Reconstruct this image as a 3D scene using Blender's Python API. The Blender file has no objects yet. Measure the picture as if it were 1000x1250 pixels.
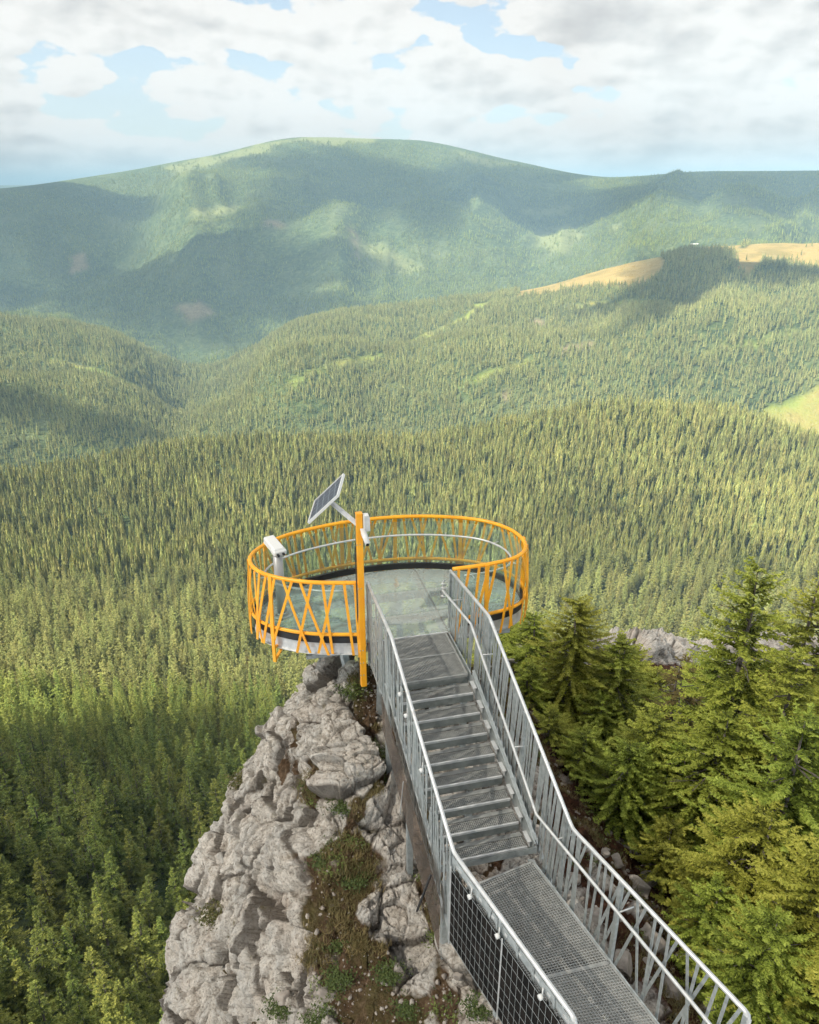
import bpy, math, random
import numpy as np
from mathutils import Vector, Matrix
from mathutils.bvhtree import BVHTree
random.seed(7); RS = np.random.RandomState(11)
C = bpy.context.scene.collection
SC = bpy.context.scene
PI = math.pi
# ---------------------------------------------------------------- camera model
F, TH, H = 925., math.radians(23.2), 7.15
cT, sT = math.cos(TH), math.sin(TH)
def ray(px, py):
    x = (px-500)/F; y = -(py-625)/F
    return np.array([x, cT+y*sT, -sT+y*cT])
def at(px, py, z):
    d = ray(px, py); t = (z-H)/d[2]; return Vector((d[0]*t, d[1]*t, z))
def atD(px, py, D):
    d = ray(px, py); t = D/math.hypot(d[0], d[1]); return np.array([d[0]*t, d[1]*t, H+d[2]*t])
def atY(px, py, Y):
    d = ray(px, py); t = Y/d[1]; return Vector((d[0]*t, Y, H+d[2]*t))
def proj(P):
    P = np.asarray(P, float); x = P[..., 0]; y = P[..., 1]; z = P[..., 2]-H
    dep = y*cT - z*sT; up = y*sT + z*cT
    dep = np.where(dep > .01, dep, .01)
    return 500+F*x/dep, 625-F*up/dep, dep
# ---------------------------------------------------------------- noise
def _h(ix, iy, iz, s):
    n = (ix*73856093) ^ (iy*19349663) ^ (iz*83492791) ^ (s*2654435)
    n = (n ^ (n >> 13)) * 1274126177
    n = n & 0x7fffffff
    n = (n ^ (n >> 15)) * 60493 & 0x7fffffff
    return (n % 100003)/100003.0
def vnoise(P, s=0):
    P = np.asarray(P, float); I = np.floor(P).astype(np.int64); f = P-I; f = f*f*f*(f*(f*6-15)+10)
    r = 0
    for dx in (0, 1):
        for dy in (0, 1):
            for dz in (0, 1):
                w = (f[:, 0] if dx else 1-f[:, 0])*(f[:, 1] if dy else 1-f[:, 1])*(f[:, 2] if dz else 1-f[:, 2])
                r = r + w*_h(I[:, 0]+dx, I[:, 1]+dy, I[:, 2]+dz, s)
    return r*2-1
def fbm(P, oct=4, s=0, lac=2.03, gain=.5, ridge=False):
    a = 1; r = 0; t = 0; P = np.asarray(P, float)
    for o in range(oct):
        n = vnoise(P*lac**o+17.3*o, s+o)
        if ridge: n = 1-2*np.abs(n)
        r = r + a*n; t += a; a *= gain
    return r/t
def worley(P, s=0):
    P = np.asarray(P, float); I = np.floor(P).astype(np.int64)
    f1 = np.full(len(P), 9.); f2 = np.full(len(P), 9.); cid = np.zeros(len(P)); off = np.zeros((len(P), 3))
    for dx in (-1, 0, 1):
        for dy in (-1, 0, 1):
            for dz in (-1, 0, 1):
                J = I+np.array([dx, dy, dz])
                c = np.stack([_h(J[:, 0], J[:, 1], J[:, 2], s+k) for k in (1, 2, 3)], 1)
                d = np.linalg.norm(P-(J+c), axis=1)
                m = d < f1
                off = np.where(m[:, None], P-(J+c), off); f2 = np.where(m, f1, np.minimum(f2, d)); cid = np.where(m, c[:, 0], cid); f1 = np.where(m, d, f1)
    tl = np.stack([vnoise(np.stack([cid*971., cid*0+k*7.7, cid*0], 1), 5) for k in (1, 2, 3)], 1)*1.6
    return f1, f2, cid, (off*tl).sum(1)
# ---------------------------------------------------------------- materials
def mat(name, col=(.5, .5, .5), rough=.6, metal=0, build=None, **kw):
    m = bpy.data.materials.new(name); m.use_nodes = True
    nt = m.node_tree; b = nt.nodes['Principled BSDF']
    b.inputs['Base Color'].default_value = (*col, 1); b.inputs['Roughness'].default_value = rough; b.inputs['Metallic'].default_value = metal
    for k, v in kw.items(): b.inputs[k.replace('_', ' ')].default_value = v
    if build: build(nt, b)
    return m
def N(nt, t, **kw):
    n = nt.nodes.new(t)
    for k, v in kw.items():
        if k in n.inputs.keys(): n.inputs[k].default_value = v
        else: setattr(n, k, v)
    return n
def L(nt, a, b): nt.links.new(a, b)
def ramp(nt, fac, stops):
    r = nt.nodes.new('ShaderNodeValToRGB'); e = r.color_ramp.elements
    while len(e) < len(stops): e.new(.5)
    for el, (p, c) in zip(e, stops): el.position = p; el.color = (*c, 1) if len(c) == 3 else c
    L(nt, fac, r.inputs[0]); return r.outputs[0]
def mixc(nt, f, a, b, mode='MIX'):
    m = nt.nodes.new('ShaderNodeMix'); m.data_type = 'RGBA'; m.blend_type = mode
    for i, v in ((0, f), (6, a), (7, b)):
        if hasattr(v, 'is_linked') or hasattr(v, 'links'): L(nt, v, m.inputs[i])
        else: m.inputs[i].default_value = v if i == 0 else ((*v, 1) if len(v) == 3 else v)
    return m.outputs[2]
def wornmetal(c0, c1, scale, r0=.35, r1=.6, bump=.15):
    def f(nt, b):
        tc = N(nt, 'ShaderNodeTexCoord'); n = N(nt, 'ShaderNodeTexNoise', Scale=scale, Detail=6.)
        L(nt, tc.outputs['Object'], n.inputs['Vector'])
        L(nt, ramp(nt, n.outputs[0], [(.3, c0), (.7, c1)]), b.inputs['Base Color'])
        n2_ = N(nt, 'ShaderNodeTexNoise', Scale=scale*.35, Detail=9., Roughness=.75); L(nt, tc.outputs['Object'], n2_.inputs['Vector'])
        dm = mixc(nt, ramp(nt, n2_.outputs[0], [(.56, (0, 0, 0)), (.70, (.55, .55, .55))]), ramp(nt, n.outputs[0], [(.3, c0), (.7, c1)]), tuple(x*.42+y for x, y in zip(c0, (.03, .015, .0))))
        L(nt, dm, b.inputs['Base Color'])
        mr = N(nt, 'ShaderNodeMapRange'); mr.inputs[3].default_value = r0; mr.inputs[4].default_value = r1
        L(nt, n.outputs[0], mr.inputs[0]); L(nt, mr.outputs[0], b.inputs['Roughness'])
        bp = N(nt, 'ShaderNodeBump', Strength=bump, Distance=.004); L(nt, n.outputs[0], bp.inputs['Height']); L(nt, bp.outputs[0], b.inputs['Normal'])
    return f
M = {}
M['galv'] = mat('galvanised_steel', metal=.55, build=wornmetal((.33, .36, .36), (.52, .55, .55), 14))
M['galv_light'] = mat('bright_galvanised_tube', metal=.45, build=wornmetal((.55, .56, .56), (.75, .75, .74), 9, .3, .5))
M['galv_dark'] = mat('weathered_steel_plate', metal=.4, build=wornmetal((.20, .22, .21), (.34, .36, .34), 7, .45, .7))
M['grate'] = mat('grating_steel', metal=.45, build=wornmetal((.30, .31, .30), (.46, .46, .44), 10, .4, .6))
M['orange'] = mat('orange_paint', build=wornmetal((.93, .36, .010), (.98, .46, .018), 5, .3, .45, .05))
M['black'] = mat('black_channel', (.018, .018, .02), .5)
M['white'] = mat('white_housing', (.72, .72, .7), .4)
M['grey_cyl'] = mat('grey_enamel', (.42, .42, .42), .4, .2)
M['lens'] = mat('dark_lens', (.01, .01, .012), .1)
def f_mesh(nt, b):
    tc = N(nt, 'ShaderNodeTexCoord'); n = N(nt, 'ShaderNodeTexNoise', Scale=6., Detail=6.)
    L(nt, tc.outputs['Object'], n.inputs['Vector'])
    L(nt, ramp(nt, n.outputs[0], [(.35, (.006, .006, .006)), (.75, (.022, .018, .016))]), b.inputs['Base Color'])
M['blackpanel'] = mat('black_screen_sheet', rough=.9, build=f_mesh, Specular_IOR_Level=.1)
def glassmat(name, tint, alpha, rough=.04, tr=1.):
    m = bpy.data.materials.new(name); m.use_nodes = True; nt = m.node_tree; nt.nodes.clear()
    o = N(nt, 'ShaderNodeOutputMaterial'); mx = N(nt, 'ShaderNodeMixShader'); t = N(nt, 'ShaderNodeBsdfTransparent'); t.inputs[0].default_value = (*tint, 1)
    g = N(nt, 'ShaderNodeBsdfPrincipled'); g.inputs['Base Color'].default_value = (*alpha[:3], 1); g.inputs['Roughness'].default_value = rough
    g.inputs['Specular IOR Level'].default_value = .8
    fr = N(nt, 'ShaderNodeFresnel', IOR=1.5); ma = N(nt, 'ShaderNodeMath', operation='MAXIMUM')
    tc = N(nt, 'ShaderNodeTexCoord'); n = N(nt, 'ShaderNodeTexNoise', Scale=3., Detail=7., Roughness=.65); L(nt, tc.outputs['Object'], n.inputs['Vector'])
    mr = N(nt, 'ShaderNodeMapRange'); mr.inputs[3].default_value = alpha[3]*.6; mr.inputs[4].default_value = alpha[3]*1.5; L(nt, n.outputs[0], mr.inputs[0])
    gb = N(nt, 'ShaderNodeNewGeometry'); iv = N(nt, 'ShaderNodeMath', operation='SUBTRACT'); iv.inputs[0].default_value = 1; L(nt, gb.outputs['Backfacing'], iv.inputs[1]); fm = N(nt, 'ShaderNodeMath', operation='MULTIPLY'); L(nt, fr.outputs[0], fm.inputs[0]); L(nt, iv.outputs[0], fm.inputs[1]); L(nt, fm.outputs[0], ma.inputs[0]); L(nt, mr.outputs[0], ma.inputs[1]); L(nt, ma.outputs[0], mx.inputs[0])
    L(nt, t.outputs[0], mx.inputs[1]); L(nt, g.outputs[0], mx.inputs[2]); L(nt, mx.outputs[0], o.inputs[0]); return m
M['glass'] = glassmat('tinted_balustrade_glass', (.88, .95, .93), (.55, .63, .61, .075))
M['deckglass'] = glassmat('pale_deck_glass', (.84, .91, .88), (.72, .76, .74, .30), .06)  # pale mottled share mixed over the clear glass
M['film'] = glassmat('smoky_plastic_sheet', (.66, .60, .56), (.22, .19, .17, .24), .3)
# ---------------------------------------------------------------- mesh building
def link(o, parent=None):
    C.objects.link(o)
    if parent is not None: o.parent = parent; o.matrix_parent_inverse = parent.matrix_world.inverted() if False else Matrix.Identity(4)
    return o
def mesh_np(name, V, Fs, m=None, smooth=False, attrs=None):
    """V (n,3); Fs int array (k,3) or (k,4)"""
    me = bpy.data.meshes.new(name); V = np.ascontiguousarray(V, np.float32); Fs = np.ascontiguousarray(Fs, np.int32)
    k = Fs.shape[1]
    me.vertices.add(len(V)); me.vertices.foreach_set('co', V.ravel())
    me.loops.add(Fs.size); me.loops.foreach_set('vertex_index', Fs.ravel())
    me.polygons.add(len(Fs)); me.polygons.foreach_set('loop_start', np.arange(0, Fs.size, k, dtype=np.int32))
    me.polygons.foreach_set('use_smooth', np.full(len(Fs), smooth))
    for n, (dom, arr) in (attrs or {}).items():
        a = me.attributes.new(n, 'FLOAT', dom); a.data.foreach_set('value', np.ascontiguousarray(arr, np.float32))
    me.update(calc_edges=True)
    if m: me.materials.append(m)
    return me
def tagp(o, label=None, cat=None, group=None, kind=None):
    if label: o['label'] = label
    if cat: o['category'] = cat
    if group: o['group'] = group
    if kind: o['kind'] = kind
    return o
def empty(name, loc, label, cat, group=None):
    o = bpy.data.objects.new(name, None); C.objects.link(o); o.location = loc; o.empty_display_size = .3
    return tagp(o, label, cat, group)
class MB:
    def __init__(s): s.v = []; s.f = []
    def add(s, vs, fs):
        n = len(s.v); s.v += [tuple(v) for v in vs]; s.f += [tuple(i+n for i in f) for f in fs]
    def bar(s, p, q, w, h, up=(0, 0, 1)):
        p = Vector(p); q = Vector(q); d = (q-p).normalized(); u = Vector(up)
        if abs(d.dot(u)) > .98: u = Vector((1, 0, 0))
        sd = d.cross(u).normalized(); u = sd.cross(d).normalized()
        vs = [c+sd*a*w/2+u*b*h/2 for c in (p, q) for a, b in ((-1, -1), (1, -1), (1, 1), (-1, 1))]
        s.add(vs, [(0, 1, 2, 3), (7, 6, 5, 4), (0, 4, 5, 1), (1, 5, 6, 2), (2, 6, 7, 3), (3, 7, 4, 0)])
    def tube(s, pts, r, n=10, closed=False, flat=1.):
        pts = [Vector(p) for p in pts]; m = len(pts); rings = []
        for i, p in enumerate(pts):
            a = pts[(i-1) % m] if (closed or i) else p; b = pts[(i+1) % m] if (closed or i < m-1) else p
            d = (b-a).normalized(); u = Vector((0, 0, 1)) if abs(d.z) < .95 else Vector((1, 0, 0))
            sd = d.cross(u).normalized(); u = sd.cross(d)
            rings.append([p+sd*r*math.cos(t*2*PI/n)+u*r*flat*math.sin(t*2*PI/n) for t in range(n)])
        vs = [v for rg in rings for v in rg]; fs = []
        for i in range(m if closed else m-1):
            j = (i+1) % m
            for t in range(n): fs.append((i*n+t, i*n+(t+1) % n, j*n+(t+1) % n, j*n+t))
        if not closed: fs += [tuple(range(n))[::-1], tuple((m-1)*n+t for t in range(n))]
        s.add(vs, fs)
    def prism(s, poly, z0, z1):
        n = len(poly); vs = [(*p[:2], z0) for p in poly]+[(*p[:2], z1) for p in poly]
        s.add(vs, [tuple(range(n))[::-1], tuple(range(n, 2*n))]+[(i, (i+1) % n, n+(i+1) % n, n+i) for i in range(n)])
    def band(s, pts, z0, z1, th, closed=False):
        """strip following plan pts, thickness th outward-centred"""
        P = [Vector((p[0], p[1], 0)) for p in pts]; m = len(P); o = []; inn = []
        for i, p in enumerate(P):
            a = P[(i-1) % m] if (closed or i) else p; b = P[(i+1) % m] if (closed or i < m-1) else p
            d = (b-a).normalized(); nn = Vector((d.y, -d.x, 0)); o.append(p+nn*th/2); inn.append(p-nn*th/2)
        vs = []
        for i in range(m): vs += [(o[i].x, o[i].y, z0), (o[i].x, o[i].y, z1), (inn[i].x, inn[i].y, z1), (inn[i].x, inn[i].y, z0)]
        fs = []
        for i in range(m if closed else m-1):
            j = (i+1) % m
            for k in range(4): fs.append((i*4+k, j*4+k, j*4+(k+1) % 4, i*4+(k+1) % 4))
        if not closed: fs += [(0, 1, 2, 3), ((m-1)*4+3, (m-1)*4+2, (m-1)*4+1, (m-1)*4)]
        s.add(vs, fs)
    def build(s, name, m, parent=None, smooth=False, bevel=0, origin=None):
        o0 = Vector(origin) if origin is not None else (parent.location.copy() if parent is not None and parent.type == 'EMPTY' else None)
        off = o0 if o0 is not None else Vector((0, 0, 0))
        me = bpy.data.meshes.new(name); me.from_pydata([Vector(v)-off for v in s.v], [], s.f); me.update()
        import bmesh
        bm = bmesh.new(); bm.from_mesh(me); bmesh.ops.recalc_face_normals(bm, faces=bm.faces); bm.to_mesh(me); bm.free()
        if smooth:
            for p in me.polygons: p.use_smooth = True
        me.materials.append(m)
        o = bpy.data.objects.new(name, me); C.objects.link(o)
        if parent is not None: o.parent = parent
        elif origin is not None: o.location = origin
        if bevel:
            b = o.modifiers.new('b', 'BEVEL'); b.width = bevel; b.segments = 1; b.limit_method = 'ANGLE'
        return o
def sub(mb, name, m, parent, root, **kw):      # sub-part: parent is a part whose local frame equals the root's
    o = mb.build(name, m, None, **kw); off = root.location
    for v in o.data.vertices: v.co -= off
    o.parent = parent; return o
# ---------------------------------------------------------------- spline patch
def mono(K, u):
    """monotone cubic along axis 0 of K (n,...) at params u"""
    K = np.asarray(K, float); n = len(K); d = K[1:]-K[:-1]
    m = np.zeros_like(K); m[0] = d[0]; m[-1] = d[-1]
    a, b = d[:-1], d[1:]; s = np.where(a*b > 0, 2*a*b/np.where(np.abs(a+b) < 1e-12, 1, a+b), 0); m[1:-1] = s
    i = np.clip(np.floor(u).astype(int), 0, n-2); t = (u-i).reshape((-1,)+(1,)*(K.ndim-1))
    return (2*t**3-3*t**2+1)*K[i]+(t**3-2*t**2+t)*m[i]+(-2*t**3+3*t**2)*K[i+1]+(t**3-t**2)*m[i+1]
def patch(K, us, vs):
    return mono(mono(K, us).transpose(1, 0, 2), vs).transpose(1, 0, 2)
def grid_faces(R, Cn):
    i = np.arange(R-1)[:, None]*Cn+np.arange(Cn-1)[None]
    return np.stack([i, i+1, i+Cn+1, i+Cn], -1).reshape(-1, 4)
def inpoly(px, py, poly):
    r = np.zeros(px.shape, bool); n = len(poly)
    for i in range(n):
        x0, y0 = poly[i]; x1, y1 = poly[(i+1) % n]
        c = ((y0 > py) != (y1 > py)) & (px < (x1-x0)*(py-y0)/((y1-y0) or 1e-9)+x0); r ^= c
    return r
# ================================================================= LANDSCAPE
COLS = [-500, -150, 0, 125, 250, 375, 500, 625, 750, 875, 1000, 1150, 1500]
crest = [655, 606, 588, 570, 550, 543, 545, 521, 504, 511, 549, 580, 640]
hill = [330, 372, 388, 405, 452, 392, 371, 357, 326, 303, 300, 300, 305]
spur = [400, 380, 360, 340, 292, 278, 288, 285, 262, 246, 272, 280, 290]
mtn = [250, 238, 230, 213, 192, 168, 171, 196, 216, 209, 208, 204, 214]
K = []
for j, px in enumerate(COLS):
    c = crest[j]; h = hill[j]; s_ = spur[j]; mt = mtn[j]; col = []
    def P(py, D): col.append(atD(px, py, D))
    P(1500, 60); P(1300, 105); P(1150, 150); P(1055, 185); P(1005, 235); P(935, 320); P(865, 440); P(780, 640)
    P(780-(780-c)*.42, 880); P(780-(780-c)*.75, 1120); P(c, 1330); P(c+28, 1500)
    base = c+14; P(base, 1800)
    spr = {750: 8, 875: 24, 1000: 40, 1150: 45, 1500: 45}.get(px, 0)
    vo = {-150: 0, 0: -4, 125: -14, 250: 24, 375: -16, 500: 9, 625: -12, 750: 6, 875: -4}.get(px, 0)
    P(base+(h-base)*.30+vo*.5, 2050)
    P(base+(h-base)*(.62)-spr*.2+vo, 2450); P(base+(h-base)*(.68)-spr*.15+vo, 2750)
    P(base+(h-base)*.86+vo*.8, 3100); P(h, 3600); P(h+26, 4100)
    b2 = h+14 if px != 250 else h-2
    P(b2, 4800); P(b2+(s_-b2)*.45, 5600); P(s_, 6500)
    P(s_+6, 7000); P(s_+(mt-s_)*.35, 7800); P(s_+(mt-s_)*.72, 8600); P(mt, 9600)
    P(mt+22, 10800); P(mt+30, 13000)
    P(max(231, mt+14), 18000); P(226 if px < 300 else 231, 26000); P(236, 32000); P(229, 60000)
    K.append(col)
K = np.array(K).transpose(1, 0, 2)            # rows (distance) x cols x 3
NR, NC = K.shape[:2]
us = np.concatenate([np.linspace(0, 11, 190)[:-1], np.linspace(11, 18, 130)[:-1], np.linspace(18, 26, 230)[:-1], np.linspace(26, NR-1, 30)])
vs = np.linspace(0, NC-1, 430)
G = patch(K, us, vs); Vt = G.reshape(-1, 3).copy()
D = np.hypot(Vt[:, 0], Vt[:, 1])
UU = np.repeat(us, len(vs))
amp = np.interp(UU, [0, 7, 10, 12, 14.5, 17, 18, 20.5, 22.8, 24.2, 25, 26, 32], [2, 9, 6, 6, 115, 18, 90, 380, 560, 40, 10, 26, 0])
wl = np.interp(D, [100, 1000, 3000, 9000, 30000], [60, 190, 420, 1150, 3000])
for a_, q in ((.55, 1.), (.3, .45), (.15, .2)):
    Vt[:, 2] += amp*a_*fbm(np.stack([Vt[:, 0]/1., Vt[:, 1]/1., Vt[:, 2]*0], 1)/(np.interp(UU, [0, 10, 14, 18, 22, 32], [110, 190, 460, 600, 1350, 3000])[:, None]*q)+5, 3, 3, ridge=(q == 1.))
Vp = proj(Vt)
# land cover (real clearings and meadows of the hills), traced then fixed to the ground
meadows = [[(622, 362), (640, 350), (700, 335), (760, 320), (800, 308), (809, 318), (800, 345), (740, 350), (690, 352)],
           [(812, 305), (830, 297), (900, 296), (898, 303)],
           [(893, 303), (940, 292), (1030, 286), (1030, 330), (975, 325), (950, 315), (925, 318), (912, 341), (900, 330)],
           [(915, 530), (930, 505), (965, 488), (1000, 470), (1040, 455), (1040, 545), (1000, 540), (960, 545)]]
strips = [[(500, 418), (560, 388), (604, 366), (606, 369), (563, 393), (502, 423)], [(560, 470), (610, 450), (650, 440), (652, 444), (612, 455), (562, 474)], [(690, 375), (760, 366), (830, 372), (830, 376), (760, 371), (690, 379)], [(350, 470), (400, 445), (470, 432), (470, 436), (402, 450), (352, 474)], [(60, 440), (120, 452), (170, 470), (168, 474), (118, 457), (60, 444)],
          [(860, 430), (920, 415), (1000, 400), (1000, 404), (920, 420), (862, 435)]]
pale = [[(655, 435), (690, 424), (722, 418), (722, 425), (690, 432)], [(645, 388), (662, 390), (660, 400), (650, 398)], [(612, 480), (630, 470), (625, 480), (614, 492)]]
far_meadows = [[(650, 280), (700, 275), (715, 290), (690, 310), (655, 300)], [(740, 273), (760, 275), (750, 285)], [(195, 205), (260, 190), (300, 181), (360, 169), (330, 182), (270, 200), (215, 212)],
               [(350, 172), (415, 163), (470, 166), (455, 174), (400, 178)], [(560, 186), (600, 196), (640, 203), (600, 206), (565, 195)], [(420, 292), (470, 300), (520, 330), (500, 335), (440, 312)],
               [(230, 255), (290, 250), (295, 258), (240, 270)], [(640, 255), (700, 246), (690, 262), (640, 262)]]
tan_p = [[(85, 315), (104, 308), (106, 330), (84, 338)], [(315, 268), (340, 270), (352, 277), (320, 276)], [(215, 375), (250, 370), (265, 385), (230, 392)], [(430, 270), (440, 300), (436, 318), (430, 300)]]
jit = 7*fbm(Vt/np.maximum(D*.012, 8)[:, None], 4, 31)
qx, qy = Vp[0]+jit*1.2, Vp[1]+jit*.8
def anyp(L_, cond):
    r = np.zeros(len(Vt), bool)
    for p in L_: r |= inpoly(qx, qy, p)
    return r & cond
near_h = (D > 1650) & (D < 4000)
MD = anyp(meadows, near_h).astype(float); MD = np.maximum(MD, 0.); ST = anyp(strips, near_h).astype(float); PL = (anyp(pale, near_h) | anyp(tan_p, D > 4500)).astype(float); FM = anyp(far_meadows, D > 4500).astype(float)
def smooth_grid(a, k=1):
    g = a.reshape(len(us), len(vs))
    for _ in range(k):
        g2 = g.copy(); g2[1:-1, 1:-1] = (g[1:-1, 1:-1]*2+g[:-2, 1:-1]+g[2:, 1:-1]+g[1:-1, :-2]+g[1:-1, 2:])/6; g = g2
    return g.ravel()
def f_terr(nt, b):
    geo = N(nt, 'ShaderNodeNewGeometry')
    def att(n):
        a = N(nt, 'ShaderNodeAttribute'); a.attribute_name = n; return a.outputs['Fac']
    def noi(sc, det=5., rough=.6):
        n = N(nt, 'ShaderNodeTexNoise', Scale=sc, Detail=det, Roughness=rough); L(nt, geo.outputs['Position'], n.inputs['Vector']); return n.outputs[0]
    n1 = noi(.0011, 8.); n2 = noi(.035, 6., .7); n3 = noi(.0045, 6., .65)
    forest = ramp(nt, n2, [(.35, (.026, .044, .020)), (.5, (.065, .095, .036)), (.66, (.14, .165, .06))])
    light = ramp(nt, n2, [(.3, (.07, .10, .045)), (.7, (.16, .18, .075))])
    f = mixc(nt, ramp(nt, n3, [(.48, (0, 0, 0)), (.62, (.6, .6, .6))]), forest, light); f = mixc(nt, ramp(nt, noi(.0023, 9., .72), [(.5, (0, 0, 0)), (.62, (.6, .6, .6))]), f, (.13, .15, .07)); f = mixc(nt, ramp(nt, noi(.0075, 7., .7), [(.56, (0, 0, 0)), (.66, (.55, .55, .55))]), f, (.035, .05, .025))
    f = mixc(nt, att('farm'), f, ramp(nt, n2, [(.3, (.15, .18, .07)), (.7, (.24, .25, .10))]))
    md = ramp(nt, n3, [(.38, (.26, .205, .07)), (.5, (.38, .275, .10)), (.66, (.26, .235, .075))])
    grn = ramp(nt, n3, [(.35, (.17, .24, .05)), (.5, (.24, .28, .065)), (.65, (.29, .25, .08))])
    f = mixc(nt, att('meadow'), f, md); f = mixc(nt, att('green'), f, grn)
    f = mixc(nt, att('pale'), f, ramp(nt, n2, [(.35, (.26, .18, .11)), (.7, (.40, .30, .20))]))
    L(nt, f, b.inputs['Base Color'])
    bp = N(nt, 'ShaderNodeBump', Strength=1., Distance=14.); L(nt, n2, bp.inputs['Height']); L(nt, bp.outputs[0], b.inputs['Normal'])
    b.inputs['Roughness'].default_value = .95; b.inputs['Specular IOR Level'].default_value = .1
M['terrain'] = mat('wooded_hill_ground', build=f_terr)
green = np.maximum(MD*(Vp[1] > 440), ST)
me = mesh_np('terrain', Vt, grid_faces(len(us), len(vs)), M['terrain'], True,
             {'meadow': ('POINT', smooth_grid(MD*(Vp[1] < 440))), 'green': ('POINT', smooth_grid(green)), 'pale': ('POINT', smooth_grid(PL*.7, 2)), 'farm': ('POINT', smooth_grid(FM, 3))})
terrain = bpy.data.objects.new('terrain', me); C.objects.link(terrain); tagp(terrain, kind='structure')
tri_bvh = BVHTree.FromPolygons(Vt.tolist(), grid_faces(len(us), len(vs)).tolist())
def ground(px, py):
    d = Vector(ray(px, py)).normalized(); h = tri_bvh.ray_cast(Vector((0, 0, H)), d, 90000.)
    return h[0] if h[0] is not None else d*9500+Vector((0, 0, H))
# ================================================================= CRAG (rock + hillside by the walkway)
rows_py = [815, 860, 920, 1000, 1090, 1180, 1260, 1400, 1650]
cc = {'sil': ([388, 350, 306, 276, 241, 214, 208, 195, 140], [-1.7, -2.6, -4.0, -5.4, -6.8, -8.0, -8.8, -9.8, -11]),
      'f1': ([412, 390, 360, 342, 318, 296, 288, 280, 240], [-1.4, -1.9, -2.7, -3.6, -4.5, -5.4, -6.0, -6.8, -8.4]),
      'ridge': ([440, 432, 422, 412, 402, 392, 390, 390, 370], [-.95, -1.5, -1.9, -2.3, -2.8, -3.3, -3.6, -4.2, -5]),
      'gul': ([465, 468, 475, 482, 490, 495, 505, 515, 500], [-1.2, -1.6, -2.05, -2.45, -2.9, -3.2, -3.4, -3.8, -4.2]),
      'ul': ([500, 515, 530, 550, 570, 600, 620, 645, 640], [-1.3, -1.7, -2.1, -2.4, -2.7, -2.8, -2.9, -3.0, -3.6]),
      'ur': ([570, 600, 630, 665, 700, 760, 820, 860, 860], [-2.0, -2.5, -2.9, -3.1, -3.2, -3.3, -3.3, -3.5, -4]),
      'r1': ([625, 655, 695, 745, 800, 855, 905, 950, 960], [-4.5, -5, -5.2, -5.0, -4.7, -4.5, -4.4, -4.6, -5]),
      'r2': ([720, 750, 790, 835, 890, 950, 1010, 1060, 1100], [-9, -9, -8.6, -8, -7.4, -6.9, -6.7, -6.5, -6.5]),
      'r3': ([900, 920, 950, 985, 1030, 1080, 1140, 1200, 1300], [-13, -12.5, -12, -11.3, -10.4, -9.6, -9, -9, -9]),
      'r4': ([1250, 1260, 1280, 1300, 1330, 1370, 1400, 1450, 1500], [-19, -18.5, -18, -17, -16, -15, -14, -14, -14])}
order = ['sil', 'f1', 'ridge', 'gul', 'ul', 'ur', 'r1', 'r2', 'r3', 'r4']
KC = []
for k in order:
    pxs, zs = cc[k]; KC.append([np.array(at(px, py, z)) for px, py, z in zip(pxs, rows_py, zs)])
backs = {'sil': [(415, -4.5), (420, -26)], 'f1': [(424, -3.2), (430, -25)], 'ridge': [(440, -2.0), (445, -22)], 'gul': [(465, -2.0), (480, -22)], 'ul': [(505, -3.4), (530, -22)], 'ur': [(565, -5), (600, -24)],
         'r1': None, 'r2': None, 'r3': None, 'r4': None}
full = []
for k, col in zip(order, KC):
    if backs[k]:
        b1, b2 = backs[k]; p0 = col[0]
        c1 = p0+np.array([0, 1.1, 0]); c1[2] = b1[1]
        c2 = p0+np.array([0, 5.5, 0]); c2[2] = b2[1]
        c3 = p0+np.array([0, 22, 0]); c3[2] = -95
    else:
        q = {'r1': (690, 792, -13), 'r2': (800, 797, -14.0), 'r3': (960, 785, -14.6), 'r4': (1230, 790, -17)}[k]
        c1 = np.array(at(*q)); c2 = c1+np.array([0, 9, -14]); c3 = c1+np.array([0, 60, -80])
    full.append([c3, c2, c1]+col)
silc = np.array(full[0]); o1 = silc+np.array([-.7, .9, -7]); o2 = silc+np.array([-5, 6, -60]); o3 = silc+np.array([-14, 14, -135])
KC = np.array([o3, o2, o1]+full).transpose(1, 0, 2)
u2 = np.concatenate([np.linspace(0, 2, 40)[:-1], np.linspace(2, 9.3, 480)[:-1], np.linspace(9.3, KC.shape[0]-1, 50)])
v2 = np.concatenate([np.linspace(0, 2, 30)[:-1], np.linspace(2, 3, 60)[:-1], np.linspace(3, 4, 190)[:-1], np.linspace(4, 5, 150)[:-1], np.linspace(5, 8, 260)[:-1], np.linspace(8, 10, 160)[:-1], np.linspace(10, KC.shape[1]-1, 110)])
Gc = patch(KC, u2, v2); Vc = Gc.reshape(-1, 3)
def gnormals(G):
    du = np.gradient(G, axis=0); dv = np.gradient(G, axis=1); n = np.cross(dv, du); n /= np.linalg.norm(n, axis=-1, keepdims=True)+1e-9
    n[n[..., 2] < -.2] *= -1
    return n
Nc = gnormals(Gc).reshape(-1, 3)
cx_, cy_, _ = proj(Vc)
PU = np.repeat(u2, len(v2)); PV = np.tile(v2, len(u2))
def near_line(px, py, pts, w):
    ys = [p[1] for p in pts]; xs = [p[0] for p in pts]; ws = [p[2] for p in pts]
    return 1-np.abs(px-np.interp(py, ys, xs))/np.interp(py, ys, ws)
wob = fbm(Vc*1.6, 5, 51)*1.25
soil = near_line(cx_, cy_, [(452, 800, 22), (440, 850, 24), (452, 905, 17), (466, 960, 10), (430, 1000, 18), (420, 1050, 44), (425, 1120, 54), (450, 1200, 72), (490, 1300, 120)], 1)+wob
soil = np.clip(soil*2.2, 0, 1)
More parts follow.
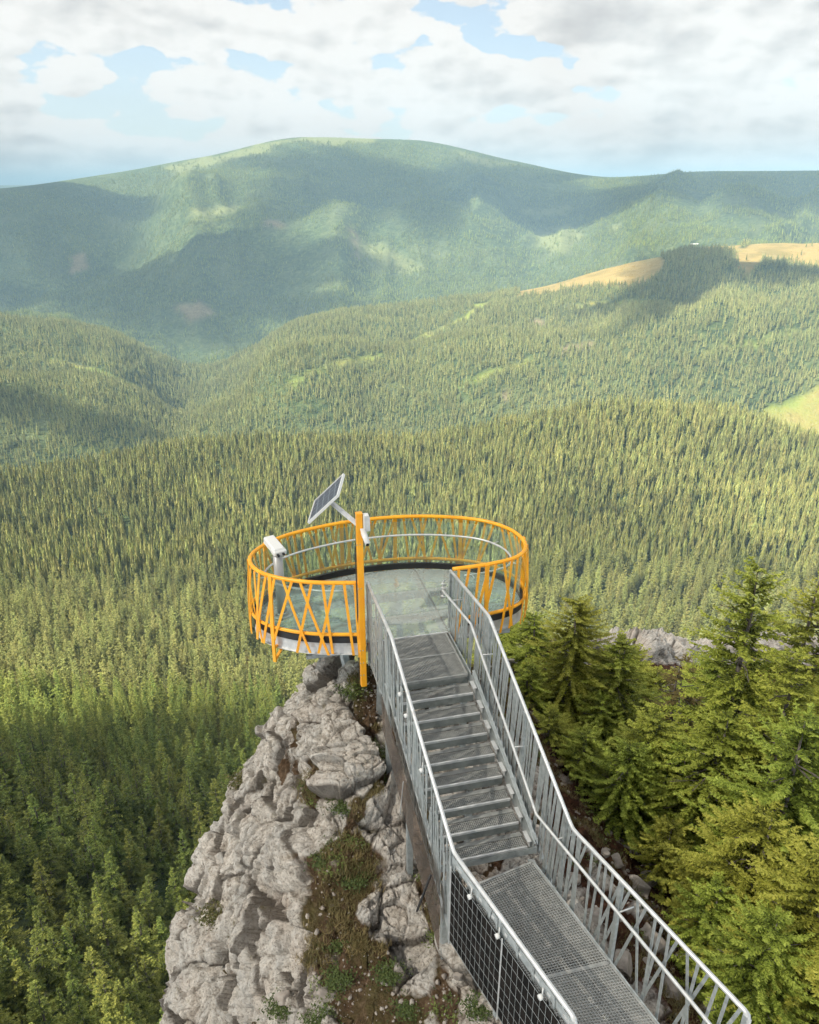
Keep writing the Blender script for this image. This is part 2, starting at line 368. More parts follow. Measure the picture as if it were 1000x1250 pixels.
s2 = np.clip(near_line(cx_, cy_, [(470, 800, 20), (475, 850, 14), (480, 900, 5), (525, 1000, 6), (525, 1080, 20), (530, 1150, 16), (550, 1250, 36), (600, 1400, 60)], 1)*1.1+wob*1.3, 0, 1)
rr = np.clip((PV-7.75)*2.2, 0, 1)*np.clip(1.2+wob*1.4, 0, 1)
outc = np.clip(1.3-np.abs(PU-2.3)/.6, 0, 1)*np.clip((PV-9.3)*2, 0, 1)
soil = np.maximum(np.maximum(soil, s2), rr)*(1-np.clip(outc*2+wob*.6, 0, 1)); soil = np.maximum(soil, np.clip((fbm(Vc*1.3+9, 5, 57)-.26)*6, 0, .85)*(PV > 3.6)*(PV < 8)*(PU < 9)); soil[PV < 3.3] *= .25
soil = np.clip(soil*(.9+.35*fbm(Vc*5, 3, 77)), 0, 1)
rock = 1-soil
# displacement: big facets, mid lumps, cracks, grain
S = np.array([1., 1., .62])
big = fbm(Vc*S*.55, 3, 5, ridge=True); mid = fbm(Vc*S*1.9, 4, 9, ridge=True)
P_ = Vc*S+.09*np.stack([fbm(Vc*2, 3, s) for s in (61, 62, 63)], 1)
f1, f2, cid, t1 = worley(P_*1.15, 3); e1 = np.clip((f2-f1)/.13, 0, 1)
g1, g2, gid, t2 = worley(P_*3.4, 8); e2 = np.clip((g2-g1)/.16, 0, 1)
fine = fbm(Vc*9, 3, 21, ridge=True); k1_, k2_, kid, t3 = worley(P_*9.5+3, 12); e3 = np.clip((k2_-k1_)/.2, 0, 1)
inner = np.clip((PV-1.6)*1.5, 0, 1)
disp = rock*(.20*big*np.clip((PV-2)*.8, .0, 1)+.02*mid+(e1-1)*.08+(cid-.5)*.14+t1*.30+(e2-1)*.05+(gid-.5)*.09+t2*.10+(e3-1)*.018+(kid-.5)*.03+t3*.035+.02*fine)+soil*(.05*mid+.03*fine+.07*(gid-.5)*(gid > .6)-.06)
for bx, by, br, bh in ((430, 960, 52, .42), (345, 1045, 45, .35), (455, 990, 20, .1), (605, 910, 1, 0)):
    dd = np.hypot(cx_-bx, cy_-by)/br; disp += bh*np.sqrt(np.clip(1-dd**2, 0, 1))*(PV < 8)
disp += outc*(1.1*np.abs(fbm(Vc*.55, 4, 41))+.5*(e1*.5)-.1)
Vd = Vc+Nc*(disp*np.clip(inner+.3, 0, 1))[:, None]
# keep the ground clear of the walkway underside
def f_crag(nt, b):
    geo = N(nt, 'ShaderNodeNewGeometry')
    def att(n):
        a = N(nt, 'ShaderNodeAttribute'); a.attribute_name = n; return a.outputs['Fac']
    def noi(sc, det=5., rough=.6):
        n = N(nt, 'ShaderNodeTexNoise', Scale=sc, Detail=det, Roughness=rough); L(nt, geo.outputs['Position'], n.inputs['Vector']); return n.outputs[0]
    mp = N(nt, 'ShaderNodeMapping'); mp.inputs['Scale'].default_value = (1.6, 1.6, .35); L(nt, geo.outputs['Position'], mp.inputs[0])
    st = N(nt, 'ShaderNodeTexNoise', Scale=1.3, Detail=7., Roughness=.65); L(nt, mp.outputs[0], st.inputs['Vector'])
    n1 = noi(.9, 8., .65); n2 = noi(7., 8., .7); n3 = noi(28., 5., .7)
    r = ramp(nt, n2, [(.28, (.27, .235, .195)), (.40, (.53, .475, .41)), (.53, (.73, .67, .595)), (.75, (.84, .785, .715))])
    r = mixc(nt, ramp(nt, st.outputs[0], [(.42, (0, 0, 0)), (.62, (.6, .6, .6))]), r, (.50, .49, .465))
    r = mixc(nt, ramp(nt, n1, [(.52, (0, 0, 0)), (.68, (.4, .4, .4))]), r, (.52, .41, .33))
    r = mixc(nt, ramp(nt, n3, [(.33, (.7, .7, .7)), (.46, (0, 0, 0))]), r, (.16, .13, .105))
    r = mixc(nt, ramp(nt, att('pit'), [(0., (.6, .6, .6)), (.35, (0, 0, 0))]), r, (.19, .155, .12))
    r = mixc(nt, ramp(nt, att('crack'), [(0., (.85, .85, .85)), (.55, (0, 0, 0))]), r, (.085, .07, .055))
    r = mixc(nt, ramp(nt, noi(2.3, 6., .7), [(.60, (0, 0, 0)), (.7, (.55, .55, .55))]), r, (.20, .17, .07))
    s = ramp(nt, n2, [(.3, (.045, .030, .018)), (.5, (.11, .068, .038)), (.66, (.20, .135, .085)), (.78, (.42, .36, .30))])
    s = mixc(nt, ramp(nt, noi(1.4, 5.), [(.48, (0, 0, 0)), (.62, (.55, .55, .55))]), s, (.10, .10, .03))
    red = ramp(nt, n2, [(.3, (.022, .012, .008)), (.5, (.075, .032, .017)), (.66, (.15, .068, .038)), (.8, (.32, .24, .18))])
    s = mixc(nt, att('east'), s, red)
    sh = ramp(nt, att('soil'), [(.35, (0, 0, 0)), (.6, (1, 1, 1))])
    L(nt, mixc(nt, sh, r, s), b.inputs['Base Color'])
    ad = N(nt, 'ShaderNodeMath', operation='ADD'); ml = N(nt, 'ShaderNodeMath', operation='MULTIPLY'); ml.inputs[1].default_value = .35
    L(nt, n3, ml.inputs[0]); L(nt, n2, ad.inputs[0]); L(nt, ml.outputs[0], ad.inputs[1])
    bp = N(nt, 'ShaderNodeBump', Strength=.9, Distance=.10); L(nt, ad.outputs[0], bp.inputs['Height']); L(nt, bp.outputs[0], b.inputs['Normal'])
    b.inputs['Roughness'].default_value = .92; b.inputs['Specular IOR Level'].default_value = .2
M['crag'] = mat('limestone_and_soil', build=f_crag)
me = mesh_np('rocky_crag', Vd, grid_faces(len(u2), len(v2)), M['crag'], False,
             {'soil': ('POINT', soil), 'crack': ('POINT', np.minimum(e1, .35+e2*.65)), 'east': ('POINT', np.clip((PV-7.2)*2, 0, 1)), 'pit': ('POINT', e3)})
crag = bpy.data.objects.new('rocky_crag', me); C.objects.link(crag); tagp(crag, kind='structure')
crag_bvh = BVHTree.FromPolygons(Vd.tolist(), grid_faces(len(u2), len(v2)).tolist())
def cragz(x, y):
    h = crag_bvh.ray_cast(Vector((x, y, 60)), Vector((0, 0, -1)), 400.); return h[0].z if h[0] is not None else None
def craghit(px, py):
    h = crag_bvh.ray_cast(Vector((0, 0, H)), Vector(ray(px, py)).normalized(), 400.); return h[0], h[1]
# ================================================================= VIEWING PLATFORM
def catmull(pts, per=8):
    pts = [np.array(p, float) for p in pts]; out = []
    for i in range(len(pts)-1):
        a = pts[max(i-1, 0)]; b = pts[i]; c = pts[i+1]; d = pts[min(i+2, len(pts)-1)]
        for k in range(per):
            t = k/per; out.append(.5*((2*b)+(c-a)*t+(2*a-5*b+4*c-d)*t*t+(3*b-a-3*c+d)*t**3))
    out.append(pts[-1]); return np.array(out)
ring = catmull([(-.80, 11.03), (-1.63, 11.05), (-2.25, 11.23), (-2.62, 11.5), (-2.80, 11.88), (-2.74, 12.3), (-2.37, 12.83), (-1.7, 13.28), (-1.0, 13.58), (-.16, 13.76), (.65, 13.76),
                (1.45, 13.56), (1.95, 13.1), (2.12, 12.5), (1.93, 12.02), (1.42, 11.72), (.74, 11.52)], 7)
seg = np.linalg.norm(np.diff(ring, axis=0), axis=1); cum = np.concatenate([[0], np.cumsum(seg)]); RL = cum[-1]
def rp(s, off=0.):
    s = min(max(s, 0), RL); p = np.array([np.interp(s, cum, ring[:, 0]), np.interp(s, cum, ring[:, 1])])
    a = max(s-.06, 0); b = min(s+.06, RL)
    d = np.array([np.interp(b, cum, ring[:, k])-np.interp(a, cum, ring[:, k]) for k in (0, 1)]); d /= np.linalg.norm(d)
    return p+np.array([-d[1], d[0]])*off*-1 if False else p+np.array([d[1]*-1, d[0]])*(-off)*-1*SG
SG = 1.
_t = rp(RL*.5, .5); SG = 1. if _t[1] > 13.9 else -1.
def rring(off, s0=0., s1=None, n=90): return [rp(s0+((s1 or RL)-s0)*k/n, off) for k in range(n+1)]
M['beam'] = mat('primed_floor_beam', (.33, .25, .235), .6)
plat = empty('viewing_platform', (-.33, 12.4, 0), 'oval glass floored lookout platform ringed by an orange crossed-bar railing on top of the crag', 'viewing platform')
def ringtube(name, off, z, r, m, flat=1., s0=0., s1=None, parent=plat, n=96):
    b = MB(); b.tube([(*p, z) for p in rring(off, s0, s1, n)], r, 10, flat=flat); return b.build(name, m, parent, True)
ringtube('top_rail', 0, 1.15, .036, M['orange'])
ringtube('lower_rail', .055, .19, .026, M['orange'], 1.3)
b = MB(); b.band(rring(.0), .0, .12, .06); b.build('black_channel', M['black'], plat)
b = MB(); b.band(rring(-.03), -.24, -.02, .05); b.band(rring(-.06), -.245, -.232, .16); b.build('rim_beam', M['galv_light'], plat)
# glass balustrade
ng = 11
for k in range(ng):
    s0 = .03+(RL-.06)*k/ng; s1 = .03+(RL-.06)*(k+1)/ng-.015
    b = MB(); b.band(rring(-.06, s0, s1, 12), .15, 1.07, .014); b.build('glass_panel', M['glass'], plat)
# crossed orange bars
random.seed(5); s = .10; k = 0; struts = []
while s < RL-.08:
    dl = random.choice([-.42, -.3, .12, .3, .42, .2, -.12]) if k % 2 else random.choice([.3, .42, -.2, .15])
    struts.append((s, s+dl)); s += random.uniform(.13, .19); k += 1
for s0, s1 in struts:
    s1 = min(max(s1, .05), RL-.05); b = MB(); n = 5; z0 = 1.14; z1 = random.choice([-.17, -.2, -.24])
    for i in range(n):
        f0, f1 = i/n, (i+1)/n
        off = lambda f: .045+.05*math.sin(f*PI*.55)
        p = (*rp(s0+(s1-s0)*f0, off(f0)), z0+(z1-z0)*f0); q = (*rp(s0+(s1-s0)*f1, off(f1)), z0+(z1-z0)*f1)
        nrm = rp(s0, 1)-rp(s0, 0)
        b.bar(p, q, .012, .036, up=(-nrm[1], nrm[0], 0)) if False else b.bar(p, q, .045, .014, up=(nrm[0], nrm[1], 0))
    b.build('cross_bar', M['orange'], plat)
def s_at(x, y): return cum[np.argmin(np.hypot(ring[:, 0]-x, ring[:, 1]-y))]
for (x, y) in [(-2.3, 11.25), (-2.6, 12.5), (-1.3, 13.45), (-.25, 13.76), (1.0, 13.7), (2.08, 12.75), (1.36, 11.70)]:
    s = s_at(x, y); a = rp(s, .045); c = rp(s, .09); d = rp(s, .09); i_ = rp(s, -.35); nrm = rp(s, 1)-rp(s, 0)
    b = MB(); b.bar((*a, 1.17), (*c, .0), .075, .03, up=(*nrm, 0)); b.bar((*c, .0), (*d, -.50), .065, .03, up=(*nrm, 0)); b.bar((*d, -.48), (*i_, -.20), .05, .03); b.bar((*d, -.22), (*i_, -.20), .05, .03)
    b.build('railing_post', M['orange'], plat, bevel=.004)
# inner handrail
b = MB(); hr = [(*rp(.30+(RL-.60)*k/70, -.24), .86) for k in range(71)]; b.tube(hr, .019, 8)
for k in range(5, 70, 8):
    s = .30+(RL-.60)*k/70; b.bar((*rp(s, -.24), .86), (*rp(s, -.07), .84), .014, .014)
b.build('inner_handrail', M['galv_light'], plat, True)
# tall orange post
b = MB(); b.bar((-.80, 10.98, -.85), (-.80, 10.98, 2.42), .10, .10, up=(.235, -.97, 0)); b.bar((-.80, 10.98, 2.42), (-.80, 10.98, 2.43), .11, .11, up=(.235, -.97, 0))
b.build('tall_post', M['orange'], plat, bevel=.006)
for z in (-.6, -.35, -.1, 1.1, 1.9):
    for dx in (-.025, .025): b = MB(); b.tube([(-.80+dx*.97-.012, 10.98+dx*.235-.05, z), (-.80+dx*.97-.016, 10.98+dx*.235-.066, z)], .009, 6); b.build('bolt', M['galv'], plat)
# deck glass
ou, ov = np.array([.972, .235]), np.array([-.235, .972]); o0 = np.array([.02, 11.2])
poly = [rp(s, -.04) for s in np.linspace(0.02, RL-.02, 80)]+[np.array([.68, 11.345]), np.array([-.64, 11.03])]
def clip(poly, a, nrm):
    out = []
    for i in range(len(poly)):
        p, q = poly[i], poly[(i+1) % len(poly)]; dp = (p-a)@nrm; dq = (q-a)@nrm
        if dp >= 0: out.append(p)
        if dp*dq < 0: out.append(p+(q-p)*dp/(dp-dq))
    return out
ucut = [-9, -1.55, -.70, .68, 1.3, 9]; vcut = [-9, .78, 1.62, 9]
for i in range(5):
    for j in range(3):
        q = poly
        for a, nn in ((o0+ou*(ucut[i]+.008), ou), (o0+ou*(ucut[i+1]-.008), -ou), (o0+ov*(vcut[j]+.008), ov), (o0+ov*(vcut[j+1]-.008), -ov)):
            q = clip(q, a, nn) if len(q) > 2 else q
        if len(q) > 2:
            b = MB(); b.prism(q, -.02, .0); b.build('floor_glass', M['deckglass'], plat)
inr = lambda p: inpoly(np.array([p[0]]), np.array([p[1]]), [tuple(x) for x in poly])[0]
def chord(a, d):
    t = [k*.02 for k in range(-250, 251) if inr(a+d*k*.02)]; return (a+d*min(t), a+d*max(t)) if t else None
for u in (-1.55, -.70, .68, 1.3):
    ch = chord(o0+ou*u+ov*.9, ov)
    if ch: b = MB(); b.bar((*ch[0], -.11), (*ch[1], -.11), .09, .16); b.build('floor_beam', M['beam'], plat)
for v in (.02, .78, 1.62):
    ch = chord(o0+ov*v+ou*.1, ou)
    if ch: b = MB(); b.bar((*ch[0], -.115), (*ch[1], -.115), .07, .15); b.build('floor_beam', M['beam'], plat)
for v in (.35, 1.2):
    ch = chord(o0+ov*v, ou); b = MB(); b.bar((*ch[0], -.36), (*ch[1], -.36), .05, .08)
    for k in range(9):
        f0 = ch[0]+(ch[1]-ch[0])*k/9; f1 = ch[0]+(ch[1]-ch[0])*(k+.5)/9; b.bar((*f0, -.36), (*f1, -.16), .03, .03); b.bar((*f1, -.16), (*(ch[0]+(ch[1]-ch[0])*(k+1)/9), -.36), .03, .03)
    b.build('floor_truss', M['galv'], plat)
for (x, y, x2, y2, z2) in [(-.5, 11.5, -.6, 11.3, -3), (.5, 11.6, .35, 11.3, -3), (-1.4, 12.3, -.7, 11.4, -3.2), (1.1, 12.5, .45, 11.5, -3.2), (-.2, 13.0, -.15, 11.6, -3.2)]:
    b = MB(); b.bar((x, y, -.3), (x2, y2, z2), .12, .12); b.build('support_strut', M['galv'], plat)
# ---- things fixed to the platform
sp = empty('solar_panel', (-.80, 10.98, 2.2), 'small solar panel on an arm at the top of the tall orange post', 'solar panel')
U = Vector((.50, -.05, .50)); Vv = Vector((.06, .52, .17)); c0 = atY(398.6, 608.5, 11.35)
b = MB(); nn = U.cross(Vv).normalized(); nn = nn if nn.z > 0 else -nn
def quadbox(b, c, a, d, n, th): b.add([c+a*i/2+d*j/2+n*k*th/2 for k in (-1, 1) for i, j in ((-1, -1), (1, -1), (1, 1), (-1, 1))], [(0, 1, 2, 3), (7, 6, 5, 4), (0, 4, 5, 1), (1, 5, 6, 2), (2, 6, 7, 3), (3, 7, 4, 0)])
quadbox(b, c0, U*.95, Vv*.95, nn, .02)
def f_cells(nt, b_):
    tc = N(nt, 'ShaderNodeTexCoord'); br = N(nt, 'ShaderNodeTexBrick'); br.offset = 0
    br.inputs['Color1'].default_value = (.035, .042, .06, 1); br.inputs['Color2'].default_value = (.045, .052, .07, 1); br.inputs['Mortar'].default_value = (.25, .27, .3, 1)
    br.inputs['Scale'].default_value = 1; br.inputs['Mortar Size'].default_value = .004; br.inputs['Brick Width'].default_value = .1; br.inputs['Row Height'].default_value = .1
    L(nt, tc.outputs['Object'], br.inputs['Vector']); L(nt, br.outputs[0], b_.inputs['Base Color']); b_.inputs['Roughness'].default_value = .35
b.build('cell_sheet', mat('solar_cells', (.03, .04, .08), .25, build=f_cells), sp)
b = MB()
for sgn in (-1, 1):
    quadbox(b, c0+U*sgn*.487, U*.03, Vv, nn, .045); quadbox(b, c0+Vv*sgn*.487, U*.945, Vv*.03, nn, .044)
b.build('frame', M['white'], sp)
b = MB(); b.bar(Vector((-.82, 11.03, 2.20)), c0-nn*.03, .055, .055); quadbox(b, c0-nn*.03, U*.3, Vv*.25, nn, .02); b.build('arm', M['galv_light'], sp)
b = MB(); b.tube([Vector((-.84, 11.04, 2.2)), Vector((-.86, 11.08, 2.0)), Vector((-.875, 11.0, 1.7)), Vector((-.868, 10.95, 1.0)), Vector((-.868, 10.95, -.7))], .011, 6); b.build('cable', M['black'], sp)
cm = empty('security_camera', (-.72, 10.86, 2.02), 'white bullet camera pointing down from the front of the tall orange post', 'camera')
b = MB(); b.tube([(-.74, 10.90, 2.12), (-.66, 10.72, 2.0)], .035, 12); b.bar((-.745, 10.93, 2.18), (-.655, 10.70, 2.03), .085, .012); b.build('housing', M['white'], cm, True)
b = MB(); b.tube([(-.661, 10.722, 2.001), (-.655, 10.708, 1.992)], .028, 12); b.build('lens', M['lens'], cm)
b = MB(); b.bar((-.76, 10.96, 2.13), (-.74, 10.90, 2.12), .04, .04); b.build('bracket', M['white'], cm)
jb = empty('junction_box', (-.70, 10.97, 2.25), 'small white box fixed to the right side near the top of the tall orange post', 'box')
b = MB(); b.bar((-.695, 10.99, 2.12), (-.695, 10.99, 2.40), .09, .11, up=(.235, -.97, 0)); b.build('case', M['white'], jb, bevel=.006)
b = MB(); b.bar((-.66, 10.925, 2.14), (-.66, 10.925, 2.38), .07, .012, up=(.235, -.97, 0)); b.build('lid', M['galv_light'], jb)
ts = empty('viewing_scope', (-2.32, 11.95, 0), 'grey telescope on a round column at the left end of the platform', 'telescope')
b = MB(); b.tube([(-2.32, 11.95, .0), (-2.32, 11.95, .03)], .20, 28); b.tube([(-2.32, 11.95, .03), (-2.32, 11.95, .07)], .13, 28); b.build('base_plate', M['grey_cyl'], ts, False, bevel=.004)
b = MB(); b.tube([(-2.32, 11.95, .07), (-2.32, 11.95, 1.22)], .085, 24); b.tube([(-2.32, 11.95, 1.22), (-2.32, 11.95, 1.28)], .10, 24); b.build('column', M['grey_cyl'], ts, True)
b = MB(); b.bar((-2.50, 12.16, 1.42), (-2.24, 11.75, 1.36), .20, .14); b.bar((-2.32, 11.88, 1.37), (-2.22, 11.72, 1.345), .235, .10); b.bar((-2.32, 11.95, 1.27), (-2.32, 11.95, 1.35), .12, .12); b.build('head', M['white'], ts, bevel=.02)
b = MB()
for dx in (-.05, .05): b.tube([(-2.235+dx*.85, 11.735+dx*.5, 1.34), (-2.20+dx*.85, 11.68+dx*.5, 1.33)], .022, 12)
b.build('eyepiece', M['lens'], ts, True)
# ================================================================= WALKWAY
wk = empty('metal_walkway', (.5, 8.5, -1.4), 'galvanised steel stairway of grated steps with slatted railings leading down from the platform', 'walkway')
def V3(p, z): return Vector((p[0], p[1], z))
R0, R1, RN, R2, R3 = [np.array(p) for p in ((.67, 11.33), (.96, 10.13), (1.68, 7.83), (1.69, 7.70), (3.36, 4.22))]
L0, L1, LN, L2, L3 = [np.array(p) for p in ((-.63, 11.02), (-.31, 9.82), (.41, 7.52), (.60, 7.20), (1.97, 4.22))]
ZL = -1.4; RI = .155
def grating(name, a, b_, c, d, z, pitch, w=.005, hgt=.028, parent=wk):
    """quad a-b (left side top->bottom) ; d-c right side"""
    m = MB(); a, b_, c, d = map(np.array, (a, b_, c, d))
    ln = max(np.linalg.norm(b_-a), np.linalg.norm(c-d)); wd = np.linalg.norm(d-a); n = int(ln/pitch); k = int(wd/pitch)
    for i in range(1, n):
        t = i/n; m.bar(V3(a+(b_-a)*t, z-.012), V3(d+(c-d)*t, z-.012), w, hgt)
    for i in range(1, k):
        t = i/k; m.bar(V3(a+(d-a)*t, z-.0135), V3(b_+(c-b_)*t, z-.0135), w, hgt)
    for p, q in ((a, b_), (b_, c), (c, d), (d, a)):
        m.bar(V3(p, z-.02), V3(q, z-.02), .03, .045)
    return m.build(name, M['grate'], parent)
mR, mL = (R0+R1)/2, (L0+L1)/2; ins = lambda p, q, t: p+(q-p)*t
grating('landing_grating', ins(L0, R0, .03), ins(mL, mR, .03), ins(mL, mR, .97), ins(L0, R0, .97), 0, .024, .0065)
grating('landing_grating', ins(mL, mR, .03), ins(L1, R1, .03), ins(L1, R1, .97), ins(mL, mR, .97), -.004, .024, .0065)
b = MB(); b.bar(V3(L0, .005)+Vector((0, .01, 0)), V3(R0, .005)+Vector((0, .01, 0)), .03, .02); b.build('threshold_strip', M['galv_light'], wk)
cut = .42; cR, cL = ins(R2, R3, cut), ins(L2, L3, cut)
grating('lower_grating', L2, cL, cR, R2, ZL, .036, .0085)
grating('lower_grating', ins(cL, L3, .008), L3, R3, ins(cR, R3, .008), ZL-.003, .036, .0085)
for p_, q_, dz in ((L2, R2, .07), (cL, cR, .09), (L3, R3, .09)):
    b = MB(); b.bar(V3(p_, ZL-dz), V3(q_, ZL-dz), .055, .09); b.build('cross_beam', M['galv'], wk)
dv = np.array([.235, -.972])
for k in range(1, 9):
    t = (k)/8.; z = -k*RI
    rn = R1+(RN-R1)*t; ln = L1+(LN-L1)*t; g = .275
    rb, lb = rn-dv*g, ln-dv*g
    m = MB(); n = 44; kk = 7
    fr = lambda p, q, s: p+(q-p)*s
    a, d_ = fr(ln, rn, .04), fr(ln, rn, .96); a2, d2 = a-dv*g, d_-dv*g
    a1, d1 = a-dv*.195, d_-dv*.195
    for i in range(1, n): m.bar(V3(fr(a, d_, i/n), z-.012), V3(fr(a1, d1, i/n), z-.012), .007, .024)
    for i in range(1, kk): m.bar(V3(fr(a, a1, i/kk), z-.0135), V3(fr(d_, d1, i/kk), z-.0135), .007, .024)
    tr = m.build('tread', M['grate'], wk)
    m = MB(); m.bar(V3(a, z-.010), V3(d_, z-.010), .022, .035); sub(m, 'nosing', M['galv_light'], tr, wk)
    m = MB(); m.bar(V3(fr(a1, a2, .15), z-.006), V3(fr(d1, d2, .15), z-.006), .02, .02); m.bar(V3(fr(a1, a2, .62), z-.017), V3(fr(d1, d2, .62), z-.017), .05, .03); sub(m, 'rear_strip', M['grate'], tr, wk)
    ru, lu = R1+(RN-R1)*(k-1)/8., L1+(LN-L1)*(k-1)/8.
    m = MB(); m.bar(V3(fr(lu, ru, .03)-dv*.022, z+RI/2-.03), V3(fr(lu, ru, .97)-dv*.022, z+RI/2-.03), .008, RI-.03); m.build('riser', M['galv_dark'], wk)
    m = MB(); e = fr(ln, rn, .985); e2 = e-dv*.2; m.bar(V3(e, z+.03), V3(e2, z+.03), .01, .09); m.bar(V3(e, z+.075), V3(e2, z+.075), .06, .008); m.build('side_cleat', M['galv_light'], wk)
so = np.array([.972, .235])
for (A, Bq, sg) in ((L1, LN, -1), (R1, RN, 1)):
    off = so*.035*sg
    m = MB(); m.bar(V3(A+off, -.07), V3(Bq+off, -1.24-.03), .02, .26); m.bar(V3(A+off*1.8, .045-.0), V3(Bq+off*1.8, -1.24+.09), .045, .012); m.build('stringer', M['galv'], wk)
for (A, Bq, sg) in ((L0, L1, -1), (R0, R1, 1)):
    m = MB(); m.bar(V3(A+so*.02*sg, -.09), V3(Bq+so*.02*sg, -.09), .02, .2); m.build('edge_beam', M['galv'], wk)
for (A, Bq, sg) in ((L2, L3, -1), (R2, R3, 1)):
    m = MB(); m.bar(V3(A+so*.02*sg, ZL-.07), V3(Bq+so*.02*sg, ZL-.07), .02, .16); m.build('edge_beam', M['galv'], wk)
b = MB(); b.bar(V3(ins(LN, RN, -.03), -1.24-.09), V3(ins(LN, RN, 1.07), -1.24-.09), .03, .10); b.build('cross_beam', M['galv'], wk)
# railings
TRL = [Vector(p) for p in ((-.70, 11.14, 1.1), (-.27, 9.5, 1.1), (.54, 6.85, -.3), (1.62, 4.83, -.3))]
TRR = [Vector(p) for p in ((.70, 11.52, 1.12), (1.22, 10.06, 1.1), (2.06, 7.22, -.3), (3.33, 4.87, -.3))]
def rail(pts, name='railing'):
    m = MB(); P2 = []
    for i, p in enumerate(pts):
        if 0 < i < len(pts)-1:
            a = (pts[i-1]-p).normalized(); c = (pts[i+1]-p).normalized()
            for t in (-1, -.5, 0, .5, 1): P2.append(p+(a*max(-t, 0)+c*max(t, 0))*.12+(a+c)*.012*(1-abs(t)))
        else: P2.append(p)
    e = pts[-1]; dd = (pts[-1]-pts[-2]).normalized()
    P2[-1] = e-dd*.06; P2 += [e-dd*.018+Vector((0, 0, -.018)), e+Vector((0, 0, -.06)), e+Vector((0, 0, -.16))]
    m.tube(P2, .026, 10); return m.build(name, M['galv_light'], wk, True)
railL, railR = rail(TRL), rail(TRR)
def along(pts, s):
    for a, c in zip(pts[:-1], pts[1:]):
        l = (Vector((c.x-a.x, c.y-a.y, 0))).length
        if s <= l: return a+(c-a)*(s/l), (c-a)
        s -= l
    return pts[-1].copy(), pts[-1]-pts[-2]
def plan(pts): return sum(Vector((c.x-a.x, c.y-a.y, 0)).length for a, c in zip(pts[:-1], pts[1:]))
random.seed(3); bal = []
for pts, sg, rl in ((TRR, 1, railR), (TRL, -1, railL)):
    Lt = plan(pts); s = .05; k = 0
    while s < Lt-.06:
        low = s > (Lt-2.55)
        p, d = along(pts, s); dh = Vector((d.x, d.y, 0)).normalized(); out = Vector((-d.y, d.x, 0)).normalized()
        out = out if out.x*sg > 0 else -out
        tilt = random.uniform(-.09, .09) if not low else random.choice([0, -.06, .08, .28, -.3])
        top = p+Vector((0, 0, -.03)) if (sg > 0 or random.random() < .6) else p+Vector((0, 0, -random.uniform(.15, .7)))
        hh = 1.5 if not low else 1.38
        q = p+dh*tilt+Vector((0, 0, -hh-random.uniform(0, .1)))-out*(.05 if sg > 0 else 0)
        bal.append((top+out*random.choice([0, .012, .03]), q+out*random.choice([0, .012]), random.choice([.035, .045, .055]) if not low else .036, out, rl, low))
        s += random.uniform(.04, .075) if not low else random.uniform(.10, .16); k += 1
    # bottom chord
    m = MB(); cp = [p-Vector((0, 0, 1.52)) for p in pts]
    for a, c in zip(cp[:-1], cp[1:]): m.bar(a, c, .035, .05)
    m.build('bottom_chord', M['galv'], wk)
    for s in ([0.02, 1.62, 3.0, 4.35, 5.4, Lt-.03] if sg > 0 else [.02, 1.5, 2.9, 4.4, 5.5, Lt-.03]):
        p, d = along(pts, min(s, Lt-.02)); m = MB(); m.bar(p-Vector((0, 0, .02)), p-Vector((0, 0, 1.62)), .055, .055, up=(d.x, d.y, 0)); m.build('post', M['galv'], wk, bevel=.004)
n_b = len(bal)
rest = MB()
for i, (p, q, w, out, rl, low) in enumerate(bal):
    if i < 98:
        m = MB(); m.bar(p, q, w, .008, up=out); m.build('baluster', M['galv'], wk)
    else: rest.bar(p, q, w, .008, up=out)
if rest.v: o = rest.build('balusters', M['galv'], wk); o['kind'] = 'stuff'
# inner handrail on the right
hp = [Vector(p) for p in ((.56, 11.38, .66), (.54, 11.40, .80), (.57, 11.33, .84), (.97, 10.28, .82), (1.71, 7.78, -.62), (3.08, 4.9, -.62), (3.3, 4.5, -.62))]
m = MB(); m.tube(hp, .021, 10)
for s in (.35, 1.6, 2.9, 4.2, 5.4):
    p, d = along(hp[2:], s); o = Vector((-d.y, d.x, 0)).normalized(); o = o if o.x > 0 else -o; m.bar(p, p+o*.24+Vector((0, 0, -.03)), .014, .014)
m.build('inner_handrail', M['galv_light'], wk, True)
m = MB()
for z in (.98, .9, .74): m.tube([(.60, 11.42, z), (.55, 11.37, z-.03), (.62, 11.36, z-.05)], .02, 8)
m.build('handrail_bracket', M['galv_light'], wk, True)
# plate with tabs under lower left rail
a, c = TRL[2], TRL[3]; dd = (c-a).normalized(); outL = Vector((-dd.y, dd.x, 0)); outL = outL if outL.x < 0 else -outL
m = MB(); m.bar(a+outL*.015-Vector((0, 0, .11)), c+outL*.015-Vector((0, 0, .11)), .008, .13); m.build('rail_plate', M['galv'], wk)
for k in range(9):
    p = a+(c-a)*((k+.4)/9.)+outL*.022-Vector((0, 0, .12)); m = MB(); m.bar(p, p+dd*random.choice([.05, .12]), .006, .03); m.build('tab', M['galv_light'], wk)
